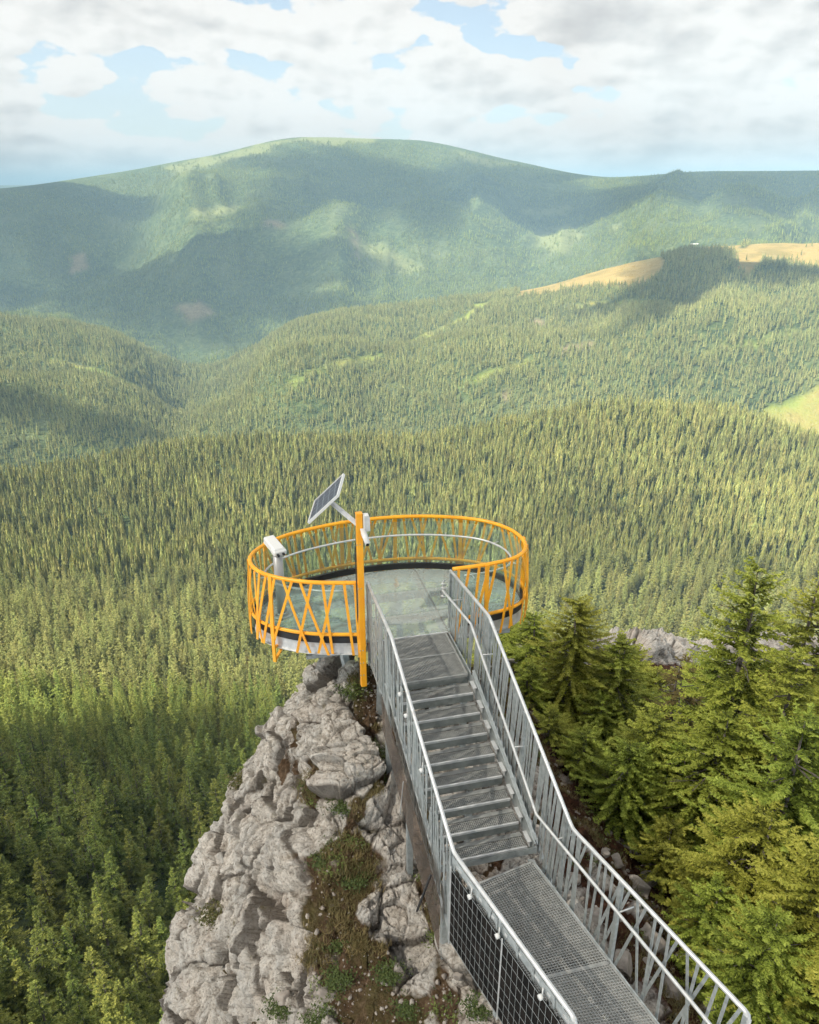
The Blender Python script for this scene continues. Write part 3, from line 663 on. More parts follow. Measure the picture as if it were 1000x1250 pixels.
# dark screens with wire mesh outside lower left railing
a2 = a+Vector((0, 0, 0)); ln = (c-a).length
for k in range(2):
    p0 = a+dd*(.05+k*(ln-.1)/2)+outL*.05; p1 = a+dd*(.05+(k+1)*(ln-.1)/2-.02)+outL*.05; zt, zb = -.20, -1.44
    m = MB(); m.add([p0+Vector((0, 0, zt))+outL*e for e in (0, .006)]+[p1+Vector((0, 0, zt))+outL*e for e in (0, .006)]+[p1+Vector((0, 0, zb))+outL*e for e in (0, .006)]+[p0+Vector((0, 0, zb))+outL*e for e in (0, .006)],
                    [(0, 2, 4, 6), (7, 5, 3, 1), (0, 1, 3, 2), (2, 3, 5, 4), (4, 5, 7, 6), (6, 7, 1, 0)])
    scr = m.build('dark_screen', M['blackpanel'], wk); m = MB(); q = outL*.012
    n = 11
    for i in range(n+1): e = p0+(p1-p0)*i/n+q; m.bar(e+Vector((0, 0, zt)), e+Vector((0, 0, zb)), .0035, .0035)
    for i in range(8): z = zt+(zb-zt)*i/7; m.bar(p0+q*1.3+Vector((0, 0, z)), p1+q*1.3+Vector((0, 0, z)), .0035, .0035)
    sub(m, 'wire_mesh', M['galv'], scr, wk)
    m = MB(); m.bar(p0+q*1.6+Vector((0, 0, zt+.05)), p0+q*1.6+Vector((0, 0, zb-.05)), .02, .014); sub(m, 'edge_strip', M['galv_light'], scr, wk)
# smoky sheet hung below the stair on the left
p0 = Vector((-.40, 9.62, 0)); p1 = Vector((.42, 7.0, -1.22)); oo = Vector((-.955, -.295, 0))*.03
m = MB(); T0, T1, B1, B0 = p0+Vector((0, 0, -.02)), p1+Vector((0, 0, -.05)), p1+Vector((0, 0, -.98)), p0+Vector((.02, -.1, -.62))
m.add([v+oo*e for v in (T0, T1, B1, B0) for e in (1, 1.3)], [(0, 2, 4, 6), (7, 5, 3, 1), (0, 1, 3, 2), (2, 3, 5, 4), (4, 5, 7, 6), (6, 7, 1, 0)]); m.build('smoky_sheet', M['film'], wk)
m = MB(); mm = p0.lerp(p1, .45); m.bar(mm+Vector((0, 0, -.1))+oo*2, mm+Vector((-.05, .15, -.85))+oo*2, .012, .012); m.build('tie_rod', M['galv_light'], wk)
m = MB(); m.bar(Vector((.33, 7.15, -1.0))+oo*2, Vector((.16, 7.35, -1.9))+oo*2, .03, .02); m.build('brace', M['black'], wk)
for (px, py, tt) in ((487, 850, 0), (496, 879, 0), (515, 948, 0), (579, 1092, 1), (615, 1142, 1), (662, 1210, 1)):
    # small white clamps hooked to the outside of the left rail
    if tt: s_ = (py-1050)/195.; base = a.lerp(c, min(max(s_*.98, 0), 1))
    else: base = TRL[1].lerp(TRL[2], (py-785)/265.*.98)
    p = base+outL*.05-Vector((0, 0, .2)); m = MB(); m.tube([p, p+outL*.04], .03, 14); m.bar(p+Vector((0, 0, .0)), p+Vector((0, 0, .12)), .02, .01); m.build('clamp', M['white'], wk, True)
# legs down to the rock
for (x, y, z) in ((-.35, 10.1, -.2), (.9, 10.3, -.2), (.48, 7.4, -1.45), (1.7, 7.75, -1.45), (1.3, 5.5, -1.5), (2.7, 5.6, -1.5), (.9, 8.8, -.95), (0.0, 8.7, -.95)):
    g = cragz(x, y); g = -4 if g is None else g
    if g < z: m = MB(); m.bar((x, y, z), (x, y, g-.3), .09, .09, up=(.97, .235, 0)); m.build('leg', M['galv'], wk)
# ================================================================= TREES
def f_leaf(c0, c1, c2, objvar=.5):
    def f(nt, b):
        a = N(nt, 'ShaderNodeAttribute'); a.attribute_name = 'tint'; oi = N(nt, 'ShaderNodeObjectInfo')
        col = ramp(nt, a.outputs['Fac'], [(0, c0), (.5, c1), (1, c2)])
        geo = N(nt, 'ShaderNodeNewGeometry'); n = N(nt, 'ShaderNodeTexNoise', Scale=.006, Detail=4.); L(nt, geo.outputs['Position'], n.inputs['Vector'])
        hs = N(nt, 'ShaderNodeHueSaturation'); 
        mr = N(nt, 'ShaderNodeMapRange'); mr.inputs[3].default_value = .475; mr.inputs[4].default_value = .515; L(nt, oi.outputs['Random'], mr.inputs[0]); L(nt, mr.outputs[0], hs.inputs['Hue'])
        m2 = N(nt, 'ShaderNodeMath', operation='MULTIPLY_ADD'); wn = N(nt, 'ShaderNodeTexWhiteNoise', noise_dimensions='1D'); L(nt, oi.outputs['Random'], wn.inputs['W'])
        m2.inputs[1].default_value = objvar; m2.inputs[2].default_value = 1-objvar/2-.12; L(nt, wn.outputs['Value'], m2.inputs[0])
        m3 = N(nt, 'ShaderNodeMath', operation='MULTIPLY_ADD'); m3.inputs[1].default_value = .9; L(nt, n.outputs[0], m3.inputs[0]); m3.inputs[2].default_value = -.34
        m4 = N(nt, 'ShaderNodeMath', operation='ADD'); L(nt, m2.outputs[0], m4.inputs[0]); L(nt, m3.outputs[0], m4.inputs[1]); L(nt, m4.outputs[0], hs.inputs['Value'])
        L(nt, col, hs.inputs['Color']); L(nt, hs.outputs[0], b.inputs['Base Color'])
        b.inputs['Roughness'].default_value = .7; b.inputs['Specular IOR Level'].default_value = .25
        tr = N(nt, 'ShaderNodeBsdfTranslucent'); L(nt, hs.outputs[0], tr.inputs[0]); mx = N(nt, 'ShaderNodeMixShader'); mx.inputs[0].default_value = .3
        out = [n_ for n_ in nt.nodes if n_.type == 'OUTPUT_MATERIAL'][0]
        L(nt, b.outputs[0], mx.inputs[1]); L(nt, tr.outputs[0], mx.inputs[2]); L(nt, mx.outputs[0], out.inputs[0])
    return f
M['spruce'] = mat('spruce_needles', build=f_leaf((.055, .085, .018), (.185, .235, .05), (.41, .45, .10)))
M['spruce_far'] = mat('yellow_green_spruce_needles', build=f_leaf((.08, .10, .028), (.26, .285, .085), (.45, .44, .145), .75))  # brighter, yellower tint for the forest up to the first ridge
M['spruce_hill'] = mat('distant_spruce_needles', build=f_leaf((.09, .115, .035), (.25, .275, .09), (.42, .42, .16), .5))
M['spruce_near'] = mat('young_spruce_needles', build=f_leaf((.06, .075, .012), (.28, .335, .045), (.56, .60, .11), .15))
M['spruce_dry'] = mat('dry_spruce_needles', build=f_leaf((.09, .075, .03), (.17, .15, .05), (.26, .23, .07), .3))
M['bark'] = mat('spruce_bark', build=wornmetal((.075, .058, .045), (.21, .185, .165), 6, .85, .95, .8))
def rotz(P, a): c, s = np.cos(a), np.sin(a); return np.stack([P[:, 0]*c-P[:, 1]*s, P[:, 0]*s+P[:, 1]*c, P[:, 2]], 1)
def spruce_hi(name, seed, Ht, R, whorls, twig, m, fill=1., nb=7, z0=.06, shape=.8, bare=0):
    """crown of drooping branches, each hung with pointed needle sprays"""
    r = np.random.RandomState(seed); V = []; Tt = []
    for w in range(whorls):
        f = (w+r.uniform(-.3, .3))/whorls; f = min(max(f, 0), 1); h = Ht*(z0+(1-z0)*f)
        Lm = R*(1-f)**shape+.03*Ht*(1-f)+.12*twig
        n = max(3, int(nb*(1-.45*f)))
        for k in range(n):
            if r.rand() > fill: continue
            a = r.uniform(0, 2*PI); Lb = Lm*r.uniform(.62, 1.12); up = .62*f-.12+r.uniform(-.12, .12); dr = .55*(1-f)+.1
            ns = max(3, int(Lb/(twig*.42)))
            t = (np.arange(ns)+.6)/ns; t = t[t > (.12+bare*r.uniform(.0, .5))*(1-f*.5)]
            if len(t) == 0: continue
            sp_ = np.stack([Lb*t, np.zeros_like(t), h+Lb*(up*t-dr*t**2*.9+.18*t**4)], 1)
            for sd in (-1, 1, 0):
                ll = twig*(1-(.62 if twig > .5 else .1)*f)*(1.15-.55*t)*r.uniform(.7, 1.25, len(t))
                ang = sd*r.uniform(.55, 1.15, len(t)); dz = r.uniform(-.45, .08, len(t)) if sd else r.uniform(.0, .5, len(t))
                dirv = np.stack([np.cos(ang), np.sin(ang), dz], 1); dirv /= np.linalg.norm(dirv, axis=1, keepdims=True)
                side = np.stack([-np.sin(ang), np.cos(ang), r.uniform(-.5, .5, len(t))], 1)
                tip = sp_+dirv*ll[:, None]; bs = sp_
                w_ = ll*.22
                for q in range(2):
                    o_ = side*w_[:, None]*(1 if q else -1); mid = bs*.55+tip*.45
                    tri = np.stack([bs, mid+o_+np.array([0, 0, -.10])*ll[:, None]*r.uniform(.2, 1.6), tip], 1)
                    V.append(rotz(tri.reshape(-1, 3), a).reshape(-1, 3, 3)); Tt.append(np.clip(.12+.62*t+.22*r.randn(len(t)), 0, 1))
                # small side needles giving a ragged edge
                for q in range(2):
                    c_ = bs*(.6-.25*q)+tip*(.4+.25*q); sgn = r.choice([-1, 1], len(t))[:, None]
                    d2 = side*sgn*.8+dirv*.6+r.randn(len(t), 3)*.15; e = c_+d2*ll[:, None]*.42
                    tri = np.stack([c_-dirv*ll[:, None]*.12, c_+dirv*ll[:, None]*.14, e], 1)
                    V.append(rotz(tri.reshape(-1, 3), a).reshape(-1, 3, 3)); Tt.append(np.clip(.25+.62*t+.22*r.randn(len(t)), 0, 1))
    V = np.concatenate(V).reshape(-1, 3); Tt = np.concatenate(Tt)
    return mesh_np(name, V, np.arange(len(V)).reshape(-1, 3), m, False, {'tint': ('FACE', Tt)})
def spruce_lo(name, seed, Ht, R, tiers, k, m):
    """tiered ragged cone skirts, for trees far away"""
    r = np.random.RandomState(seed); V = []; Fc = []; T = []
    for i in range(tiers):
        f = i/tiers; zb = Ht*(.08+.80*f); zt = min(Ht, zb+Ht*(.30-.1*f)); rad = R*(1-f)**.75*r.uniform(.85, 1.1)
        n = len(V); off = r.uniform(0, 7); cxy = r.uniform(-.08, .08, 2)*R
        V.append([cxy[0], cxy[1], zt if i < tiers-1 else Ht])
        for j in range(2*k):
            a = off+PI*j/k+r.uniform(-.15, .15); q = (1.0 if j % 2 == 0 else .52)*rad*r.uniform(.75, 1.2)
            V.append([cxy[0]+q*math.cos(a), cxy[1]+q*math.sin(a), zb+(0 if j % 2 == 0 else .07*Ht)+r.uniform(-.03, .03)*Ht])
        for j in range(2*k): Fc.append([n, n+1+j, n+1+(j+1) % (2*k)]); T.append(np.clip(.32+.35*f+r.uniform(-.3, .38), 0, 1))
    return mesh_np(name, np.array(V), np.array(Fc), m, False, {'tint': ('FACE', T)})
def trunk_mesh(name, seed, Ht, r0, dead=0, m=None):
    r = random.Random(seed); b = MB(); n = 8; pts = []
    x = y = 0
    for i in range(9):
        t = i/8; pts.append((x, y, Ht*t*.97-.6*(i == 0))); x += r.uniform(-.012, .012)*Ht*.5; y += r.uniform(-.012, .012)*Ht*.5
    rings = []; 
    for i, p in enumerate(pts):
        rad = r0*(1-.93*i/8)*(1.35 if i == 0 else 1)
        rings += [(p[0]+rad*math.cos(k*2*PI/n), p[1]+rad*math.sin(k*2*PI/n), p[2]) for k in range(n)]
    b.add(rings, [(i*n+k, i*n+(k+1) % n, (i+1)*n+(k+1) % n, (i+1)*n+k) for i in range(8) for k in range(n)])
    for _ in range(dead):
        z = Ht*r.uniform(.12, .85); a = r.uniform(0, 2*PI); l = Ht*.16*(1-z/Ht*.6)*r.uniform(.5, 1.2); p = Vector((0, 0, z)); d = Vector((math.cos(a), math.sin(a), r.uniform(-.1, .25)))
        q = p+d*l*.5; e = q+Vector((d.x+r.uniform(-.3, .3), d.y+r.uniform(-.3, .3), d.z-.15)).normalized()*l*.5
        b.bar(p, q, r0*.16, r0*.16); b.bar(q, e, r0*.09, r0*.09)
        for s_ in (.4, .7): c = p.lerp(e, s_); b.bar(c, c+Vector((d.x+r.uniform(-.8, .8), d.y+r.uniform(-.8, .8), r.uniform(-.2, .3))).normalized()*l*.25, r0*.05, r0*.05)
    me_ = bpy.data.meshes.new(name); me_.from_pydata(b.v, [], b.f); me_.materials.append(m or M['bark']); me_.polygons.foreach_set('use_smooth', [True]*len(me_.polygons)); return me_
# mesh data shared by the trees
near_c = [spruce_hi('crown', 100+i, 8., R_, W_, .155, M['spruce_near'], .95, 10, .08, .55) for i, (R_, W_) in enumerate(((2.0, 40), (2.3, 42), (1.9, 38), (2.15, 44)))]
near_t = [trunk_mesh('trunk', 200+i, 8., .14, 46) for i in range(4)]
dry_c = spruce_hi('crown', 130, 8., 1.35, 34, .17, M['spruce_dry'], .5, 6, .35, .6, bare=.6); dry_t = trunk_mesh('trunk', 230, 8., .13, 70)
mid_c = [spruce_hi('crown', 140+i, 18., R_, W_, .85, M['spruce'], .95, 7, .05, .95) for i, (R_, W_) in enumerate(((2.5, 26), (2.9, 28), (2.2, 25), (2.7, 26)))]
mid_t = [trunk_mesh('trunk', 240+i, 18., .24, 10) for i in range(4)]
def put_tree(name, loc, sc, rot, crown, trunk, label, group=None, lean=(0, 0)):
    o = bpy.data.objects.new(name, None); C.objects.link(o); o.location = loc; o.rotation_euler = (lean[0], lean[1], rot); o.scale = sc; o.empty_display_size = .5
    tagp(o, label, 'tree', group)
    for nm, me_ in (('trunk', trunk), ('crown', crown)):
        c = bpy.data.objects.new(nm, me_); C.objects.link(c); c.parent = o
    return o
# ---- near trees on the slope right of the walkway: px, py of the tip, distance Y, crown variant, width factor, label
near = [(652, 748, 17.0, 0, 1.0, 'bright green spruce just beyond the right side of the lookout platform'),
        (705, 728, 15.8, 1, .95, 'tallest spruce between the stairway rail and the pale outcrop'),
        (760, 776, 15.4, 2, 1.1, 'bushy yellow-green spruce in front of the left end of the pale outcrop'),
        (838, 800, 14.4, 9, 1.0, 'thin half-dead spruce with browning needles and bare grey twigs'),
        (930, 688, 13.2, 3, .95, 'large spruce rising highest in front of the sunlit forest at the right'),
        (1015, 700, 14.2, 0, 1.1, 'tall spruce cut by the right edge, behind the highest one'),
        (990, 872, 9.8, 1, 1.05, 'spruce at the right edge with a grey trunk showing halfway down the picture'),
        (885, 868, 11.6, 2, 1.15, 'spruce standing in the middle of the thicket beneath the half-dead one'),
        (800, 872, 12.6, 3, 1.1, 'spruce whose low boughs hang over the brown rocky soil'),
        (935, 985, 8.9, 0, 1.1, 'low yellow-green spruce beside the lower handrail'),
        (1030, 1040, 7.6, 1, 1.1, 'spruce filling the lower right corner'),
        (735, 850, 14.6, 1, .9, 'dark spruce with bare lower trunk behind the bend of the railing'),
        (875, 1075, 8.4, 2, .8, 'small spruce nearest the lower handrail'),
        (690, 800, 18.4, 3, .9, 'spruce half hidden behind the railing near the platform'),
        (975, 790, 11.6, 2, 1.0, 'spruce leaning between the highest one and the right edge'),
        (835, 905, 12.0, 0, .85, 'young spruce with grey dead twigs at its foot'),
        (1060, 880, 10.4, 3, 1.1, 'spruce beyond the right edge of the lower thicket'),
        (648, 812, 15.2, 2, 1.05, 'green spruce touching the railing at the top of the stairs'),
        (676, 868, 13.6, 0, 1.0, 'green spruce against the upper bend of the right railing'),
        (716, 892, 12.9, 3, .95, 'low spruce between the stair railing and the brown soil'),
        (600, 790, 16.5, 0, .9, 'spruce showing between the orange bars and the stair railing'),
        (770, 905, 11.9, 1, .95, 'low spruce over the scattered rocks right of the railing bend'),
        (805, 818, 22.5, 1, 1.2, 'spruce below the left half of the pale outcrop'),
        (852, 812, 22.0, 3, 1.2, 'spruce below the middle of the pale outcrop'),
        (893, 816, 21.0, 2, 1.2, 'spruce below the right end of the pale outcrop, left of the highest one'),
        (775, 792, 24.0, 0, 1.3, 'spruce hiding the left end of the pale outcrop'),
        (880, 800, 18.5, 3, 1.2, 'spruce hiding the right part of the pale outcrop'),
        (790, 840, 17.0, 0, 1.1, 'spruce filling the gap left of the half-dead one'),
        (865, 875, 16.5, 1, 1.0, 'spruce right behind the half-dead one, in front of the pale outcrop'),
        (740, 800, 19.5, 3, 1.0, 'spruce at the left foot of the pale outcrop'),
        (920, 850, 13.6, 0, 1.0, 'spruce in front of the foot of the highest one'),
        (945, 1120, 7.2, 3, .9, 'low spruce at the bottom right beside the end of the handrail'),
        (820, 1000, 10.4, 2, .8, 'young spruce close behind the lower handrail at the soil edge'),
        (618, 748, 19.0, 1, .9, 'spruce tip directly under the orange rim at the right'),]
random.seed(21)
for i, (px, py, Y, v, wf, lab) in enumerate(near):
    tip = atY(px, py, Y); g = cragz(tip.x, tip.y)
    g = tip.z-8 if g is None else g
    hgt = max(tip.z-g, 3.5); hgt = min(hgt, 12.5); s = hgt/8.
    cr, tk = (dry_c, dry_t) if v == 9 else (near_c[v], near_t[v])
    ws = wf*(.55*s+.5)
    put_tree('spruce_tree', (tip.x, tip.y, tip.z-hgt), (ws, ws, s), random.uniform(0, 6.28), cr, tk, lab)
# ---- the forest
cell = None
A_ = Vt.reshape(len(us), len(vs), 3)
c00 = A_[:-1, :-1]; du = A_[1:, :-1]-c00; dvv = A_[:-1, 1:]-c00
area = np.linalg.norm(np.cross(du[..., :2], dvv[..., :2])[..., None], axis=-1)
elev = np.arctan2(A_[..., 2]-H, np.hypot(A_[..., 0], A_[..., 1])); hor = np.maximum.accumulate(elev, 0)
Dg = np.hypot(A_[..., 0], A_[..., 1]); vis = (elev[:-1, :-1]+22/Dg[:-1, :-1] > hor[:-1, :-1]-.008)
pxg, pyg, _ = proj(A_[:-1, :-1]); Dc = Dg[:-1, :-1]
sp_m = np.interp(Dc, [60, 300, 700, 1500, 1800, 3600, 4200, 6000, 9700], [4.5, 5.2, 6.3, 6.6, 8.0, 10.5, 14, 17, 22])
dens = 1/sp_m**2
Pc = c00.reshape(-1, 3)
gap = fbm(Pc/95., 3, 201).reshape(Dc.shape); gap2 = fbm(Pc/22., 2, 207).reshape(Dc.shape)
dens = dens*np.where(gap2 < -.42, .25, 1)*np.where((Dc > 1700) & (gap < -.30), .45, 1)
farg = fbm(Pc/700., 5, 231, gain=.6).reshape(Dc.shape)+.12*fbm(Pc/150., 3, 233).reshape(Dc.shape); dens = dens*np.where((Dc > 4100) & (farg > .16), .12, 1)
md = (MD+PL+ST+FM*.6*(RS.rand(len(Vt)) > .3)).reshape(len(us), len(vs))[:-1, :-1]
ok = vis & (Dc > 75) & (Dc < 9200) & (md < .5) & (pxg > -90) & (pxg < 1090) & (pyg < 1330) & ~((pxg > 215) & (Dc < 95))
lam = np.where(ok, area*dens, 0); cnt = RS.poisson(lam)
ii, jj = np.nonzero(cnt); rep = cnt[ii, jj]; ii = np.repeat(ii, rep); jj = np.repeat(jj, rep); n = len(ii)
a, b_ = RS.rand(n, 1), RS.rand(n, 1)
Pt = (A_[ii, jj]*(1-a)*(1-b_)+A_[ii+1, jj]*a*(1-b_)+A_[ii, jj+1]*(1-a)*b_+A_[ii+1, jj+1]*a*b_)
Dp = np.hypot(Pt[:, 0], Pt[:, 1])
patchn = fbm(Pt/150., 3, 301)
hts = (np.interp(Dp, [100, 190, 250, 600, 1000, 1500, 1700, 4000, 9600], [.9, 1.05, 1.42, 1.58, 1.42, 1.28, 1.12, 1.3, 1.3]))*(1+.24*RS.randn(n).clip(-1.8, 1.4)+.22*patchn)
young = (fbm(Pt/60., 2, 311) > .35); hts *= np.where(young & (Dp > 500), .72, 1)
wid = hts*RS.uniform(.85, 1.2, n)*np.interp(Dp, [100, 230, 320, 1500, 4000, 9000], [1.35, 1.18, .90, .92, .95, 1.3])
rot = RS.uniform(0, 6.28, n)
tx, ty, td = proj(Pt+np.array([0, 0, 10]))
inframe = (tx > -10) & (tx < 1010) & (ty > 500) & (ty < 1250)
# hide-test against the crag for choosing the individually built ones
dist = np.linalg.norm(Pt-np.array([0, 0, H]), axis=1)
cand = np.argsort(np.where(inframe & (tx < 345), dist, 1e9))
sel = []
for q in cand:
    if len(sel) >= 276: break
    if dist[q] > 1e8: break
    o_ = Vector((0, 0, H)); tgt = Vector((*Pt[q][:2], Pt[q][2]+13)); dd_ = tgt-o_
    if crag_bvh.ray_cast(o_, dd_.normalized(), dd_.length-1)[0] is None: sel.append(q)
selset = np.zeros(n, bool); selset[sel] = True
random.seed(5)
zones = [('green spruce among the close-packed tops in the lower left corner beside the cliff', 'spruces packed in the lower left corner'),
         ('dark spruce in the shaded stand left of the upper cliff face', 'spruces in the shaded stand beside the cliff')]
for q in sel:
    v = random.randrange(4); z = zones[0 if ty[q] > 1045 else 1]
    put_tree('spruce_tree', Pt[q].tolist(), (wid[q], wid[q], hts[q]), rot[q], mid_c[v], mid_t[v], z[0], z[1], (random.uniform(-.03, .03), random.uniform(-.03, .03)))
# lone spruces standing on the golden meadow; they lend their crown shapes to the far forest
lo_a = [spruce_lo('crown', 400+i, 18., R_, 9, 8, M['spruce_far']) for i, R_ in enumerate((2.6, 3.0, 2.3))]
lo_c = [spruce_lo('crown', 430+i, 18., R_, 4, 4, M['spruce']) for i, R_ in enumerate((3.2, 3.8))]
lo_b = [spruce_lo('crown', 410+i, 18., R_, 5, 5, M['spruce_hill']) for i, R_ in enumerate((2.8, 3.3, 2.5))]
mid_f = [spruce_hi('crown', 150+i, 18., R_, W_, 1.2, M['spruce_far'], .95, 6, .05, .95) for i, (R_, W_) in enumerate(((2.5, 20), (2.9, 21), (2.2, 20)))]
lone = []
for i, (px, py) in enumerate([(911, 318), (966, 318), (973, 316), (984, 302), (991, 301), (978, 312), (905, 340), (918, 338), (930, 336), (960, 330), (945, 343)]):
    g = ground(px, py); me_ = (lo_a+lo_b+mid_f+lo_c)[i]
    o = put_tree('spruce_tree', g, (1.35, 1.35, 1.5), i*1.3, me_, mid_t[i % 4],
                 ['lone spruce in the middle of the golden meadow', 'left spruce of the clump on the golden meadow', 'tallest spruce of the clump on the golden meadow', 'left one of two small spruces by the pale meadow strip at the right edge', 'right one of two small spruces by the pale meadow strip at the right edge', 'right spruce of the clump on the golden meadow',
                  'leftmost spruce on the lower tip of the right golden meadow', 'middle spruce on the lower edge of the right golden meadow', 'right spruce on the lower edge of the right golden meadow', 'small dark spruce at the lower right of the golden meadow', 'small dark spruce beyond the lower edge of the golden meadow'][i])
    lone.append([c for c in C.objects if c.parent == o and c.data == me_][0])
crown_obj = {}
for c in C.objects:
    if c.type == 'MESH' and c.name.startswith('crown') and c.data.name not in crown_obj: crown_obj[c.data.name] = c
protos = [crown_obj[m_.name] for m_ in mid_c]+[crown_obj[m_.name] for m_ in mid_f+lo_a+lo_b+lo_c+[dry_c]]
keep = ~selset
kind = np.where(Dp < 430, RS.randint(0, 4, n), np.where(Dp < 800, 4+RS.randint(0, 3, n), np.where(Dp < 1650, 7+RS.randint(0, 3, n), np.where(Dp < 4150, 10+RS.randint(0, 3, n), 13+RS.randint(0, 2, n)))))
dead = (RS.rand(n) < .012) & (Dp < 1650); kind = np.where(dead, 15, kind); hts[dead] *= 2.1; wid[dead] *= 1.5
def scatter(name, mask, label, cat):
    k = np.nonzero(mask)[0]; me_ = bpy.data.meshes.new(name); me_.vertices.add(len(k)); me_.vertices.foreach_set('co', Pt[k].astype(np.float32).ravel())
    for nm, arr, ty_ in (('vari', kind[k], 'INT'), ('turn', rot[k], 'FLOAT')):
        at_ = me_.attributes.new(nm, ty_, 'POINT'); at_.data.foreach_set('value', arr.astype(np.int32 if ty_ == 'INT' else np.float32))
    at_ = me_.attributes.new('size', 'FLOAT_VECTOR', 'POINT'); at_.data.foreach_set('vector', np.stack([wid[k], wid[k], hts[k]], 1).astype(np.float32).ravel())
    o = bpy.data.objects.new(name, me_); C.objects.link(o); tagp(o, label, cat, kind='stuff')
    ng_ = bpy.data.node_groups.new('forest_nodes', 'GeometryNodeTree'); ng_.interface.new_socket('Geometry', in_out='INPUT', socket_type='NodeSocketGeometry'); ng_.interface.new_socket('Geometry', in_out='OUTPUT', socket_type='NodeSocketGeometry')
    nn = ng_.nodes; gi = nn.new('NodeGroupInput'); go = nn.new('NodeGroupOutput'); ip = nn.new('GeometryNodeInstanceOnPoints'); ji = nn.new('GeometryNodeGeometryToInstance')
    ng_.links.new(gi.outputs[0], ip.inputs['Points'])
    for pr in reversed(protos):
        oi = nn.new('GeometryNodeObjectInfo'); oi.inputs['Object'].default_value = pr; oi.inputs['As Instance'].default_value = False; ng_.links.new(oi.outputs['Geometry'], ji.inputs[0])
    ng_.links.new(ji.outputs[0], ip.inputs['Instance']); ip.inputs['Pick Instance'].default_value = True
    def na(nm, t):
        x = nn.new('GeometryNodeInputNamedAttribute'); x.data_type = t; x.inputs['Name'].default_value = nm; return [s_ for s_ in x.outputs if s_.name == 'Attribute' and s_.enabled][0]
    ng_.links.new(na('vari', 'INT'), ip.inputs['Instance Index']); ng_.links.new(na('size', 'FLOAT_VECTOR'), ip.inputs['Scale'])
    cb = nn.new('ShaderNodeCombineXYZ'); ng_.links.new(na('turn', 'FLOAT'), cb.inputs[2]); ng_.links.new(cb.outputs[0], ip.inputs['Rotation'])
    ng_.links.new(ip.outputs[0], go.inputs[0]); md_ = o.modifiers.new('forest', 'NODES'); md_.node_group = ng_; return len(k)
n1_ = scatter('near_forest', keep & (Dp < 1650), 'dense sunlit spruce forest covering the slope behind the platform', 'forest')
scatter('mountain_forest', keep & (Dp >= 4150), 'bluish forest on the far mountain slopes', 'forest')
n2_ = scatter('hill_forest', keep & (Dp >= 1650) & (Dp < 4150), 'hazy spruce forest on the hills beyond the first ridge', 'forest')
print('TREES', n, n1_, n2_)
# ================================================================= GROUND PLANTS, STONES
fr_mask = (soil > .55) & (PV > 4) & (cx_ > 300) & (cx_ < 1000) & (cy_ > 800) & (cy_ < 1270)
idx = np.nonzero(fr_mask)[0]
def f_plant(c0, c1):
    def f(nt, b):
        a_ = N(nt, 'ShaderNodeAttribute'); a_.attribute_name = 'tint'; L(nt, ramp(nt, a_.outputs['Fac'], [(0, c0), (1, c1)]), b.inputs['Base Color']); b.inputs['Roughness'].default_value = .8
    return f
M['grass'] = mat('dry_alpine_grass', build=f_plant((.065, .075, .018), (.27, .20, .085)))
M['herb'] = mat('leafy_herb', build=f_plant((.05, .075, .018), (.16, .20, .045)))
M['stone'] = mat('loose_stone', build=wornmetal((.20, .17, .145), (.46, .41, .36), 5, .85, .95, .6))
def tufts(name, centres, hgt, nbl, spread, m, label, flat=.4, wdt=.012):
    V = []; T = []; r = np.random.RandomState(9)
    for c in centres:
        k = nbl; o_ = r.randn(k, 2)*spread; s_ = hgt*r.uniform(.5, 1.2, k); a_ = r.uniform(0, 6.28, k); ln = r.uniform(.1, 1.2, k)*flat
        base = np.array(c)+np.concatenate([o_, np.zeros((k, 1))-.01], 1); tip = base+np.stack([np.cos(a_)*ln*s_, np.sin(a_)*ln*s_, s_*(1-.3*ln)], 1)
        sd = np.stack([-np.sin(a_), np.cos(a_), a_*0], 1)*wdt
        V.append(np.stack([base-sd, base+sd, tip], 1)); T.append(np.clip(r.uniform(.0, 1.)*.6+r.uniform(0, .5, k), 0, 1))
    V = np.concatenate(V).reshape(-1, 3); me_ = mesh_np(name, V, np.arange(len(V)).reshape(-1, 3), m, False, {'tint': ('FACE', np.concatenate(T))})
    o = bpy.data.objects.new(name, me_); C.objects.link(o); tagp(o, label, name.replace('_', ' '), kind='stuff')
gn = fbm(Vd[idx]*1.1, 3, 71); g_i = idx[gn > -.02]; pick = RS.choice(g_i, 1500)
tufts('alpine_grass', Vd[pick]+RS.randn(len(pick), 3)*[.05, .05, 0], .13, 34, .055, M['grass'], 'dry tufted grass in the soil pockets of the crag', .9, .005)
